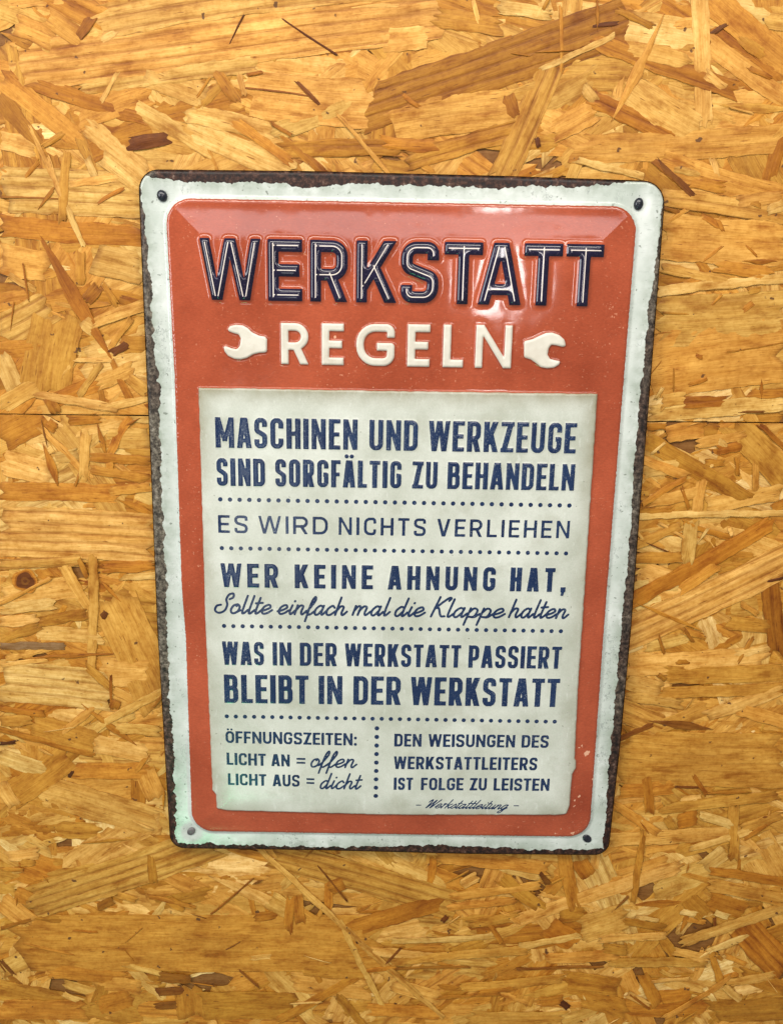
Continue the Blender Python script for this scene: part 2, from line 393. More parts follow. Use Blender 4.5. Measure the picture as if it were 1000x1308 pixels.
# flakes one can pick out, plus dark holes and a shadowed gash painted in: x0, y0, x1, y1 (photo pixels on the board), width, tone, options
H = [
 (20,86,560,18,58,.80,'s'),(115,30,560,-30,40,.78,'s'),(100,110,330,80,22,.76,'s'),(0,98,106,182,28,.60,''),(0,125,48,186,24,.30,''),(40,104,190,152,20,.36,''),
 (108,158,188,222,26,.84,''),(165,132,275,196,20,.80,''),(150,92,127,134,6,.88,''),(165,184,216,176,16,.10,''),(185,92,262,122,34,.80,''),  # the darkest entry paints the dark of a hole as a flake
 (98,48,118,22,12,.28,''),(35,156,68,228,7,.76,''),(54,187,83,169,6,.48,''),(0,178,45,190,24,.82,''),(60,20,110,55,26,.62,''),(20,30,70,52,30,.66,''),(130,50,150,40,8,.95,''),
 (310,118,480,134,58,.80,''),(240,143,345,168,24,.82,''),(350,170,452,136,22,.74,''),(360,192,512,190,20,.45,'s'),(432,146,502,228,6,.70,''),
 (235,160,366,218,30,.84,''),(298,154,372,206,14,.55,''),(313,16,292,60,2.4,.12,''),(358,22,430,70,2.4,.12,''),(305,88,312,122,8,.9,''),(250,128,272,92,4,.45,''),(275,90,302,130,16,.5,''),(310,112,402,124,2.2,.25,''),
 (500,158,660,138,46,.72,''),(520,206,660,166,24,.50,'s'),(490,182,560,186,16,.42,''),(465,140,800,26,56,.32,'s'),(640,228,705,78,38,.62,'s'),(716,8,717,92,6,.56,''),
 (690,88,786,44,8,.88,''),(556,22,640,34,24,.52,''),(636,8,704,18,14,.86,''),(490,52,548,46,28,.84,''),(604,0,610,28,6,.82,''),(655,150,645,120,22,.35,''),
 (685,176,688,188,6,.08,''),(745,110,760,130,12,.82,''),(705,170,760,140,30,.72,''),
 (800,112,890,168,40,.76,''),(755,48,942,116,22,.36,'s'),(755,126,868,182,20,.40,'s'),(893,-5,899,158,24,.84,''),(905,-5,1005,78,34,.60,''),(905,55,1005,128,24,.76,''),
 (848,18,780,156,16,.68,'t'),(740,190,1005,176,36,.68,''),(735,204,822,226,9,.84,''),(832,203,864,232,8,.18,''),(788,12,834,34,8,.34,''),(910,42,932,28,6,.10,''),(758,33,790,30,5,.12,''),
 (900,92,925,112,12,.9,''),(945,48,975,70,14,.48,''),(955,85,985,100,6,.3,''),(790,60,880,80,20,.72,''),
 (0,242,182,250,56,.78,'s'),(0,288,182,302,27,.44,''),(60,200,82,260,7,.82,''),(86,196,80,284,11,.55,''),(86,262,107,315,8,.84,''),(88,236,152,226,10,.80,''),
 (125,258,158,240,5,.48,''),(103,322,102,366,12,.50,''),(110,384,126,366,14,.24,''),(0,425,62,392,40,.72,'s'),(118,412,186,390,14,.78,''),(130,360,150,390,7,.45,''),(0,330,60,340,40,.72,''),(10,350,45,372,10,.8,''),
 (120,330,182,345,40,.78,''),(112,200,122,226,10,.88,''),(130,200,180,240,20,.8,''),(32,228,50,205,5,.45,''),(0,252,76,254,2.5,.3,''),
 (76,402,56,502,64,.52,''),(45,290,144,462,22,.26,'t'),(0,520,52,490,20,.70,''),(44,503,150,522,11,.84,''),(130,524,192,508,9,.80,''),(94,460,146,461,5,.90,''),(140,446,168,406,8,.62,''),(143,462,168,514,8,.48,''),(100,506,130,464,8,.66,''),
 (142,452,162,440,9,.08,''),(60,505,72,528,16,.42,''),(0,450,22,500,26,.84,''),(105,410,120,420,20,.82,''),(150,440,186,440,22,.5,''),(125,490,170,470,18,.72,''),(160,480,188,500,16,.66,''),  # first entry: dark of a hole, painted in as a flake
 (0,556,58,526,44,.40,''),(88,536,128,533,16,.42,''),(50,545,118,612,10,.70,''),(56,568,74,620,13,.44,'t'),(125,542,136,584,7,.40,'t'),(138,584,166,532,10,.50,''),(110,552,108,612,13,.72,''),
 (4,590,66,606,34,.90,''),(114,584,192,590,12,.38,''),(140,590,142,605,10,.5,''),(70,585,100,580,16,.82,''),(140,560,190,560,26,.72,''),(60,540,72,548,14,.4,''),(115,600,190,612,12,.52,''),(150,592,180,615,8,.74,''),
 (0,628,152,630,24,.55,''),(0,680,198,688,66,.84,'s'),(153,640,198,658,12,.44,'t'),(0,722,100,716,14,.66,'s'),(0,765,105,748,30,.78,''),(140,628,192,622,12,.6,''),(96,622,102,604,3,.35,''),
 (75,710,114,778,14,.70,''),(120,712,116,856,11,.64,''),(130,724,198,722,15,.48,''),(128,742,154,768,6,.38,'t'),(100,712,112,740,6,.42,''),(140,758,206,902,60,.63,''),(50,796,112,784,14,.44,''),(0,818,52,800,12,.52,''),(0,795,50,790,14,.86,''),(155,738,200,735,8,.82,''),
 (0,778,70,770,16,.85,''),(130,790,136,782,7,.1,''),(40,808,130,815,20,.82,''),
 (0,870,140,884,56,.86,'s'),(0,826,84,826,10,.35,'g'),(30,842,150,836,6,.30,'t'),(0,850,60,842,6,.8,''),(130,858,195,862,40,.78,''),(110,850,144,880,12,.5,''),(142,862,143,906,3,.3,''),(145,905,150,895,10,.35,''),(104,899,174,952,10,.32,'t'),(122,932,206,884,10,.74,''),
 (80,935,120,905,8,.7,''),(0,905,55,912,8,.4,''),(38,925,120,948,34,.52,''),(0,932,120,966,8,.36,''),(0,922,40,918,14,.58,''),(0,966,60,985,22,.82,''),(14,1018,88,966,34,.48,''),(118,950,190,964,26,.82,''),(95,985,190,985,22,.52,''),(172,988,188,965,6,.5,''),(88,993,94,985,4,.06,''),(150,930,205,935,16,.7,''),
 (185,985,200,1020,25,.66,''),(0,1000,20,1030,18,.75,''),(0,950,20,948,5,.08,''),
 (48,1008,200,1052,44,.74,''),(104,1078,172,1072,6,.36,'t'),(36,1155,268,1078,46,.63,'s'),(194,1096,196,1128,10,.40,''),(10,1095,50,1090,16,.84,''),(25,1100,45,1098,16,.5,''),(0,1110,30,1112,6,.45,''),
 (10,1205,490,1205,84,.55,''),(0,1150,40,1180,30,.7,''),(0,1187,40,1175,5,.36,''),(20,1140,40,1150,20,.48,''),(200,1248,242,1252,14,.22,''),(200,1268,236,1266,12,.16,''),(198,1286,226,1283,10,.16,''),(0,1226,18,1246,6,.14,''),(60,1240,160,1250,22,.46,''),
 (0,1240,35,1225,24,.72,''),(120,1255,180,1262,22,.62,''),(125,1285,170,1275,26,.45,''),(0,1290,110,1290,30,.55,''),(125,1160,145,1150,10,.3,''),(150,1142,175,1150,10,.55,''),(215,1150,235,1160,14,.42,''),(80,1270,105,1280,10,.78,''),(190,1145,250,1160,6,.45,''),
 (30,1205,95,1220,3,.4,''),(160,1232,210,1245,8,.72,''),(240,1262,245,1300,30,.45,''),
 (350,1092,580,1158,42,.60,'s'),(345,1150,372,1165,26,.7,''),(325,1172,355,1168,12,.42,''),(372,1148,368,1192,10,.44,''),(380,1145,384,1180,12,.48,''),(420,1135,440,1128,18,.32,''),(400,1198,570,1150,24,.36,''),(405,1105,444,1152,2.2,.2,''),(270,1168,324,1122,2.2,.3,''),
 (255,1286,378,1286,42,.40,''),(375,1255,470,1265,30,.72,''),(385,1240,470,1245,16,.48,''),(355,1304,462,1244,11,.42,''),(432,1272,466,1312,10,.40,''),(400,1235,412,1262,7,.38,''),(333,1086,566,1300,7.5,.72,''),(432,1172,492,1292,7,.68,''),(470,1215,560,1225,14,.8,''),
 (470,1290,560,1295,18,.55,''),(455,1205,458,1203,5,.05,''),(503,1283,506,1284,5,.05,''),(320,1225,350,1222,8,.78,''),(470,1240,506,1236,6,.42,''),
 (560,1095,700,1110,20,.62,''),(575,1145,690,1130,12,.62,''),(640,1120,690,1160,18,.42,''),(590,1130,610,1120,14,.88,''),(570,1160,660,1150,10,.64,''),(600,1180,660,1170,14,.5,''),(640,1165,664,1180,6,.7,''),(650,1180,870,1108,20,.80,''),(565,1178,571,1170,5,.16,''),
 (625,1180,640,1205,6,.4,''),(700,1185,735,1205,28,.40,''),(715,1170,745,1165,22,.4,''),(740,1190,800,1170,40,.68,''),(500,1202,632,1196,8,.80,''),(500,1230,674,1214,13,.60,''),(505,1238,600,1236,4,.3,''),(660,1238,770,1235,4,.26,''),(590,1262,720,1250,14,.56,''),
 (500,1258,560,1275,20,.74,''),(610,1268,660,1262,8,.38,''),(560,1275,640,1270,6,.36,''),(690,1280,720,1276,14,.42,''),(715,1280,726,1288,9,.03,''),(720,1255,790,1265,34,.42,''),(740,1100,752,1120,20,.34,''),(690,1115,700,1130,6,.14,''),(600,1300,720,1300,20,.6,''),
 (660,1210,740,1195,10,.76,''),(700,1225,790,1220,16,.66,''),(720,1090,735,1160,16,.5,''),
 (822,1060,809,1154,7,.48,''),(798,1176,846,1186,11,.38,''),(812,1172,840,1176,7,.86,''),(870,1204,1005,1158,16,.70,''),(950,1185,1005,1245,36,.38,'s'),(905,1112,1005,1128,12,.40,''),(900,1108,925,1088,22,.8,''),(905,1130,1000,1150,18,.62,''),(880,1150,900,1170,22,.42,''),
 (905,1150,950,1165,26,.38,''),(870,1165,890,1168,8,.86,''),(912,1165,930,1172,9,.88,''),(910,1292,1005,1288,34,.36,''),(846,1302,934,1248,8,.62,''),(905,1215,955,1195,10,.85,''),(860,1215,905,1225,12,.7,''),(907,1216,920,1256,7,.42,''),(830,1255,880,1250,6,.8,''),
 (780,1230,900,1230,14,.6,''),(820,1245,840,1285,14,.4,''),(800,1270,830,1285,10,.8,''),(840,1275,880,1270,20,.42,''),(925,1260,945,1278,8,.78,''),(900,1262,912,1278,6,.9,''),(740,1275,800,1290,26,.44,''),(765,1200,850,1195,12,.76,''),(770,1210,800,1215,14,.45,''),(945,1245,1005,1265,20,.4,''),(930,1255,990,1245,12,.7,''),
 (788,945,836,924,8,.14,''),(830,921,908,931,12,.16,'t'),(785,965,1005,972,76,.60,''),(790,905,850,930,30,.66,'s'),(800,890,870,900,12,.7,''),(840,930,900,905,20,.62,''),(885,990,902,1016,5,.36,''),(896,1014,960,1012,6,.38,'t'),(870,1022,896,1020,14,.84,''),(845,1034,992,1016,16,.58,''),(784,1028,842,1066,12,.62,''),  # first two entries: shadow in a gash, painted as dark flakes
 (825,990,830,1040,10,.42,''),(795,1010,860,1005,22,.55,''),(937,1028,938,1098,11,.55,''),(865,1050,890,1045,22,.42,''),(895,1042,940,1055,12,.82,''),(775,1074,940,1064,20,.74,''),(880,1085,960,1060,10,.78,''),(822,1062,820,1100,4,.34,''),(930,1096,940,1085,5,.3,''),(945,1058,1000,1040,14,.6,''),(820,1045,822,1050,7,.9,''),(950,1072,985,1050,6,.45,''),(850,1045,860,1060,10,.5,''),(940,905,1005,925,16,.66,''),(900,915,1000,880,18,.8,''),
 (790,815,1005,716,46,.80,'s'),(805,768,985,668,22,.42,''),(870,752,915,722,16,.55,''),(814,771,896,806,6,.46,'t'),(930,794,982,800,18,.50,''),(945,770,968,785,6,.6,''),(840,812,848,836,4,.32,''),(862,846,880,845,7,.38,''),(800,850,980,838,30,.80,''),(850,862,1005,858,24,.56,''),(845,885,1005,880,16,.58,''),
 (883,668,876,722,18,.76,''),(808,714,872,712,14,.50,''),(808,698,870,672,14,.6,''),(872,668,934,688,7,.44,''),(930,680,935,678,12,.9,''),(870,805,900,814,8,.5,''),(874,804,884,820,4,.3,''),(960,815,942,848,6,.55,''),(983,742,993,836,21,.26,'s'),(978,744,1000,738,4,.12,''),(938,835,982,828,10,.86,''),
 (800,870,845,880,22,.76,''),(840,862,850,868,6,.35,''),
 (890,566,950,556,14,.72,''),(850,555,900,548,22,.66,''),(820,560,955,640,21,.40,''),(935,542,1005,615,34,.57,''),(970,542,1005,575,7,.36,''),(915,575,948,568,12,.40,''),(822,602,874,596,20,.78,''),(822,588,876,608,12,.7,''),(818,645,876,610,9,.48,''),(812,658,860,652,12,.42,''),(830,640,900,628,16,.72,''),
 (896,612,888,658,13,.74,''),(810,660,1005,656,9,.82,''),(905,645,998,628,22,.74,''),(940,585,942,608,5,.45,''),(965,590,964,630,8,.62,''),(900,590,925,592,9,.45,''),(906,596,914,590,5,.92,''),(915,560,930,575,8,.85,''),(825,545,850,545,8,.4,''),(985,650,1005,642,12,.5,''),(870,622,880,650,5,.4,''),
 (825,470,1005,448,84,.67,''),(828,528,1005,514,22,.80,''),(845,512,875,508,16,.7,''),(843,524,862,502,5,.7,''),(874,514,930,512,14,.32,'s'),(955,503,1005,502,11,.46,''),(972,484,972,509,5,.30,'t'),(880,492,902,484,6,.42,''),(888,454,898,456,6,.38,''),(928,450,1000,438,2.4,.4,''),(860,470,860,500,2,.4,''),
 (848,208,1005,254,30,.66,''),(845,252,1005,276,22,.70,'s'),(838,204,886,250,7,.14,'s'),(885,232,925,240,16,.45,''),(910,202,916,228,8,.84,''),(860,215,900,225,8,.75,''),(955,255,972,262,10,.5,''),(845,302,1005,312,56,.72,''),(846,265,868,272,5,.28,''),(850,285,880,265,6,.65,''),
 (915,280,924,296,5,.4,''),(895,275,920,290,8,.48,''),(948,333,992,334,8,.32,'t'),(868,348,892,351,6,.06,'t'),(898,332,922,314,4.5,.55,''),(845,342,942,364,12,.70,''),(915,340,985,350,16,.5,''),(840,372,1005,356,12,.86,''),(875,362,900,352,9,.48,''),(838,410,1005,402,64,.69,''),(948,396,962,386,9,.48,''),(908,390,922,376,4,.48,''),(955,372,970,370,8,.55,''),(845,400,885,402,3,.4,''),(980,270,1000,262,14,.8,''),(940,258,1000,250,16,.78,''),
]

FLAKES = {True: Board(), False: Board()}
X0, X1, Y0, Y1 = -0.42, 0.42, -0.45, 0.45
def is_upper(p): return p[1] > seam_y(p[0])
frng = random.Random(5)
def rand_flake(z, big, sector=None):
    x = frng.uniform(X0, X1); y = frng.uniform(Y0, Y1)
    near = abs(x) < 0.33 and abs(y) < 0.34
    if not near and frng.random() < 0.45: return
    if big:
        L = frng.uniform(0.03, 0.09); w = frng.uniform(0.007, 0.024)
    else:
        L = frng.uniform(0.006, 0.034); w = L * frng.uniform(0.08, 0.34)
    ang = frng.gauss(0.0, 0.42) if frng.random() < 0.62 else frng.uniform(-1.57, 1.57)
    tone = min(max(frng.gauss(0.68, 0.125), 0.3), 0.97)
    if not big and frng.random() < 0.16: tone = frng.uniform(0.36, 0.52)
    dx, dy = math.cos(ang) * L / 2, math.sin(ang) * L / 2
    for up in (True, False):
        ends = [(x - dx, y - dy), (x + dx, y + dy)]
        if is_upper((x, y)) == up:
            FLAKES[up].flake(ends[0], ends[1], w, tone, z, frng, stripe=frng.choice((0, 0, 0.5, 0.9)) if big else frng.choice((0, 0, 0.4)),
                             taper=frng.choice((0, 0, 0, 1, 2)) if not big else 0, tilt=frng.uniform(-1, 1) * 0.00012, bend=frng.uniform(-0.03, 0.03))
for i in range(2600): rand_flake(WALL_Z - 0.0007 + 0.0003 * i / 2600, True)
for i in range(4200): rand_flake(WALL_Z - 0.00055 + 0.00028 * i / 4200, False)
hr = random.Random(3)
for i, (x0, y0, x1, y1, w, tone, op) in enumerate(H):
    a, b = px([(x0, y0), (x1, y1)], WALL_Z); m = (a + b) / 2
    d = np.linalg.norm(b - a) / max(math.hypot(x1 - x0, y1 - y0), 1e-6)
    big = w > 18
    z = WALL_Z + (-0.00022 if big else -0.00006) + 0.00022 * i / len(H)
    FLAKES[bool(is_upper(m))].flake(a, b, w * d, (0.07 + 0.92 * tone) if w > 5 else tone, z, hr, stripe=0.95 if 's' in op else hr.choice((0, 0, 0.3)),
        taper=2 if 't' in op else 0, tilt=hr.uniform(-1, 1) * 0.00008, bend=hr.uniform(-0.015, 0.015), grey=0.6 if 'g' in op else 0.0)
for i in range(420):                                                     # loose splinters on top
    x, y = frng.uniform(X0, X1), frng.uniform(Y0, Y1); L = frng.uniform(0.003, 0.016); an = frng.gauss(0, 0.9)
    FLAKES[bool(is_upper((x, y)))].flake((x, y), (x + L * math.cos(an), y + L * math.sin(an)), frng.uniform(0.0004, 0.0016),
        frng.choice((0.2, 0.35, 0.45, 0.8, 0.9)), WALL_Z + 0.0002, frng, taper=frng.choice((0, 1, 2)), thick=0.0001)
# the knot in the left of the lower board: rings of darker wood
kc = px([(33, 742)], WALL_Z)[0]
for rr, tn in ((0.0052, 0.52), (0.0043, 0.30), (0.0037, 0.13), (0.0018, 0.19), (0.0008, 0.12)):
    b_ = FLAKES[False]; n = 26; base = b_.n
    ang = np.linspace(0, 2 * np.pi, n, endpoint=False)
    rad = rr * (1 + 0.08 * np.sin(3 * ang + rr * 900) + 0.05 * np.cos(5 * ang))
    z = WALL_Z + 0.00030 - rr * 0.02
    v = np.c_[kc[0] + rad * np.cos(ang) * 1.05, kc[1] + rad * np.sin(ang), np.full(n, z)]
    v = np.r_[v, [[kc[0], kc[1], z + 0.00003]]]
    f = np.array([(base + i, base + (i + 1) % n, base + n, base + n) for i in range(n)])
    c = tone_colour(tn, hr)
    b_.v.append(v); b_.f.append(f); b_.n += n + 1
    b_.col.append(np.tile((*c, 1), (n + 1, 1))); b_.uv.append(v * 0.6); b_.st.append(np.zeros(n + 1))
FLAKES[False].flake(*px([(0, 772), (66, 738)], WALL_Z), 0.0016, 0.66, WALL_Z + 0.00035, hr)
GAP = 0.00022
FLAKES[True].slab(X0, X1, lambda x: seam_y(x) + GAP, Y1, WALL_Z - 0.012, WALL_Z - 0.0011)
FLAKES[False].slab(X0, X1, lambda x: seam_y(x) - GAP, Y0, WALL_Z - 0.012, WALL_Z - 0.0011)
def clip_up(p):
    q = p.copy(); q[:, 0] = np.clip(q[:, 0], X0, X1); q[:, 1] = np.clip(q[:, 1], seam_y(q[:, 0]) + GAP + 0.00012 * fbm(q[:, 0] * 300, q[:, 0] * 0, 81, 3), Y1); return q
def clip_dn(p):
    q = p.copy(); q[:, 0] = np.clip(q[:, 0], X0, X1); q[:, 1] = np.clip(q[:, 1], Y0, seam_y(q[:, 0]) - GAP + 0.00012 * fbm(q[:, 0] * 300, q[:, 0] * 0, 82, 3)); return q
up_ob = FLAKES[True].build(clip_up)
tag(up_ob, 'upper wooden strand board above the thin horizontal joint, behind the top of the sign', 'board', 'strand boards of the wall')
dn_ob = FLAKES[False].build(clip_dn)
tag(dn_ob, 'lower wooden strand board with a round dark knot, below the thin horizontal joint', 'board', 'strand boards of the wall')

# ------------------------------------------------------------------ signed distances
G = 0.00025
GX0, GY0, GNX, GNY = -0.106, -0.151, 848, 1208
gx = GX0 + G * np.arange(GNX); gy = GY0 + G * np.arange(GNY)
XX, YY = np.meshgrid(gx, gy)
def sd_poly(P, X, Y):
    d = np.full(X.shape, 1e9); inside = np.zeros(X.shape, bool); n = len(P)
    for i in range(n):
        a, b = P[i], P[(i + 1) % n]
        ex, ey = b - a; wx, wy = X - a[0], Y - a[1]
        t = np.clip((wx * ex + wy * ey) / (ex * ex + ey * ey + 1e-18), 0, 1)
        d = np.minimum(d, (wx - ex * t) ** 2 + (wy - ey * t) ** 2)
        if ey != 0:
            c = (a[1] <= Y) != (b[1] <= Y)
            inside ^= c & (X < a[0] + (Y - a[1]) / ey * ex)
    return np.where(inside, -1, 1) * np.sqrt(d)
def fillet(P, r, closed=True, n=6):
    """polyline with its corners rounded; r may be one radius or one per point"""
    P = [np.array(p, float) for p in P]; N = len(P); r = [r] * N if np.isscalar(r) else r; out = []
    for i in range(N):
        if (not closed and i in (0, N - 1)) or r[i] <= 0: out.append(P[i]); continue
        a, b, c = P[i - 1], P[i], P[(i + 1) % N]
        u = a - b; v = c - b; lu, lv = np.linalg.norm(u), np.linalg.norm(v)
        if lu < 1e-9 or lv < 1e-9: out.append(b); continue
        u /= lu; v /= lv; th = math.acos(np.clip(u @ v, -1, 1))
        if th > 3.05: out.append(b); continue
        t = min(r[i] / math.tan(th / 2), lu * 0.499, lv * 0.499); rr = t * math.tan(th / 2)
        cen = b + (u + v) / np.linalg.norm(u + v) * rr / math.sin(th / 2)
        p0 = b + u * t - cen; p1 = b + v * t - cen
        a0 = math.atan2(p0[1], p0[0]); da = (math.atan2(p1[1], p1[0]) - a0 + math.pi) % (2 * math.pi) - math.pi
        for k in range(n + 1):
            an = a0 + da * k / n; out.append(cen + rr * np.array([math.cos(an), math.sin(an)]))
    return np.array(out)

def sd_seg(a, b, t, X, Y, cap='butt'):
    ex, ey = b[0] - a[0], b[1] - a[1]; L = math.hypot(ex, ey)
    if L < 1e-9: return np.hypot(X - a[0], Y - a[1]) - t / 2
    ux, uy = ex / L, ey / L; wx, wy = X - a[0], Y - a[1]
    if cap == 'round':
        s = np.clip(wx * ux + wy * uy, 0, L); return np.hypot(wx - s * ux, wy - s * uy) - t / 2
    p = np.abs(wx * ux + wy * uy - L / 2) - L / 2; q = np.abs(-wx * uy + wy * ux) - t / 2
    return np.hypot(np.maximum(p, 0), np.maximum(q, 0)) + np.minimum(np.maximum(p, q), 0)
def sd_path(P, t, X, Y, closed=False, cap='butt'):
    d = np.full(X.shape, 1e3); n = len(P); m = n if closed else n - 1
    for i in range(m):
        a, b = P[i], P[(i + 1) % n]; e = sd_seg(a, b, t, X, Y, 'round')
        if cap == 'butt' and not closed:
            u = (b - a) / max(np.linalg.norm(b - a), 1e-9)
            if i == 0: e = np.maximum(e, -((X - a[0]) * u[0] + (Y - a[1]) * u[1]))
            if i == m - 1: e = np.maximum(e, (X - b[0]) * u[0] + (Y - b[1]) * u[1])
        d = np.minimum(d, e)
    return d

# ------------------------------------------------------------------ lettering (drawn with strokes)
WID = dict(A=1.06, B=1.0, C=.98, D=1.0, E=.84, F=.80, G=1.0, H=1.02, I=0, K=1.02, L=.80, M=1.36, N=1.06, O=1.0, P=.96, R=1.0, S=.96, T=.90, U=1.0, V=1.06, W=1.50, Z=.92)
def glyph(ch, w, t, hf=0.85, rf=0.5):
    """strokes of a capital of height 1: ('l', a, b, thickness) or ('p', points, thickness, closed)"""
    L, Rr = t / 2, w - t / 2; ht = t * hf; B, Tp = ht / 2, 1 - ht / 2; mid = 0.50
    r = min(rf * (w - t), 0.42); o = []
    def l(x0, y0, x1, y1, k=None): o.append(('l', (x0, y0), (x1, y1), k or t))
    def p(pts, closed=False, rad=None, k=None): o.append(('p', fillet(pts, r if rad is None else rad, closed), k or t * (1 + hf) / 2, closed))
    if ch in 'AÄ':
        l(t * .45, -.05, w / 2 - t * .10, 1.05); l(w - t * .45, -.05, w / 2 + t * .10, 1.05); l(w * .22, .25, w * .78, .25, ht * .9)
    elif ch == 'B':
        l(L, 0, L, 1); p([(L, Tp), (Rr - .02, Tp), (Rr - .02, .53), (L, .53)], rad=[0, r * .8, r * .8, 0]); p([(L, .53), (Rr, .53), (Rr, B), (L, B)], rad=[0, r * .8, r * .8, 0])
    elif ch == 'C': p([(Rr, .66), (Rr, Tp), (L, Tp), (L, B), (Rr, B), (Rr, .34)])
    elif ch == 'D':
        l(L, 0, L, 1); p([(L, Tp), (Rr, Tp), (Rr, B), (L, B)], rad=[0, r, r, 0])
    elif ch == 'E':
        l(L, 0, L, 1); l(L, Tp, w, Tp, ht); l(L, B, w, B, ht); l(L, mid, w * .92, mid, ht)
    elif ch == 'F':
        l(L, 0, L, 1); l(L, Tp, w, Tp, ht); l(L, mid - .02, w * .92, mid - .02, ht)
    elif ch == 'G': p([(Rr, .68), (Rr, Tp), (L, Tp), (L, B), (Rr, B), (Rr, .46), (w * .54, .46)], rad=[0, r, r, r, r, 0, 0])
    elif ch == 'H': l(L, 0, L, 1); l(Rr, 0, Rr, 1); l(L, mid, Rr, mid, ht)
    elif ch == 'I': l(w / 2, 0, w / 2, 1)
    elif ch == 'K':
        l(L, 0, L, 1); l(L * 1.2, .26, w - t * .45, 1.06); l(t + (w - 2 * t) * .30, .62, w - t * .42, -.05)
    elif ch == 'L': l(L, 0, L, 1); l(L, B, w, B, ht)
    elif ch == 'M': l(L, 0, L, 1); l(Rr, 0, Rr, 1); l(t * .50, 1.04, w / 2, .22, t * .78); l(w - t * .50, 1.04, w / 2, .22, t * .78); 
    elif ch == 'N': l(L, 0, L, 1, t * .92); l(Rr, 0, Rr, 1, t * .92); l(t * .45, 1.03, w - t * .45, -.03, t * .80)
    elif ch in 'OÖ': p([(L, Tp), (Rr, Tp), (Rr, B), (L, B)], True)
    elif ch == 'P': l(L, 0, L, 1); p([(L, Tp), (Rr, Tp), (Rr, .40), (L, .40)], rad=[0, r, r, 0])
    elif ch == 'R':
        l(L, 0, L, 1); p([(L, Tp), (Rr - .01, Tp), (Rr - .01, .44), (L, .44)], rad=[0, r, r, 0]); l(w * .50, .50, w - t * .50, -.04)
    elif ch == 'S': p([(Rr, .70), (Rr, Tp), (L, Tp), (L, .58), (Rr, .42), (Rr, B), (L, B), (L, .30)], rad=[0, r, r, r * .7, r * .7, r, r, 0])
    elif ch == 'T': l(w / 2, 0, w / 2, 1); l(0, Tp, w, Tp, ht)
    elif ch == 'U': p([(L, 1), (L, B), (Rr, B), (Rr, 1)])
    elif ch == 'V': l(t * .45, 1.05, w / 2, -.05); l(w - t * .45, 1.05, w / 2, -.05)
    elif ch == 'W':
        q = t * .86; l(q * .45, 1.05, w * .27, -.05, q); l(w * .27, -.05, w / 2, 1.05, q); l(w / 2, 1.05, w * .73, -.05, q); l(w * .73, -.05, w - q * .45, 1.05, q)
    elif ch == 'Z': l(0, Tp, w, Tp, ht); l(0, B, w, B, ht); l(t * .6, .02, w - t * .6, .98)
    return o
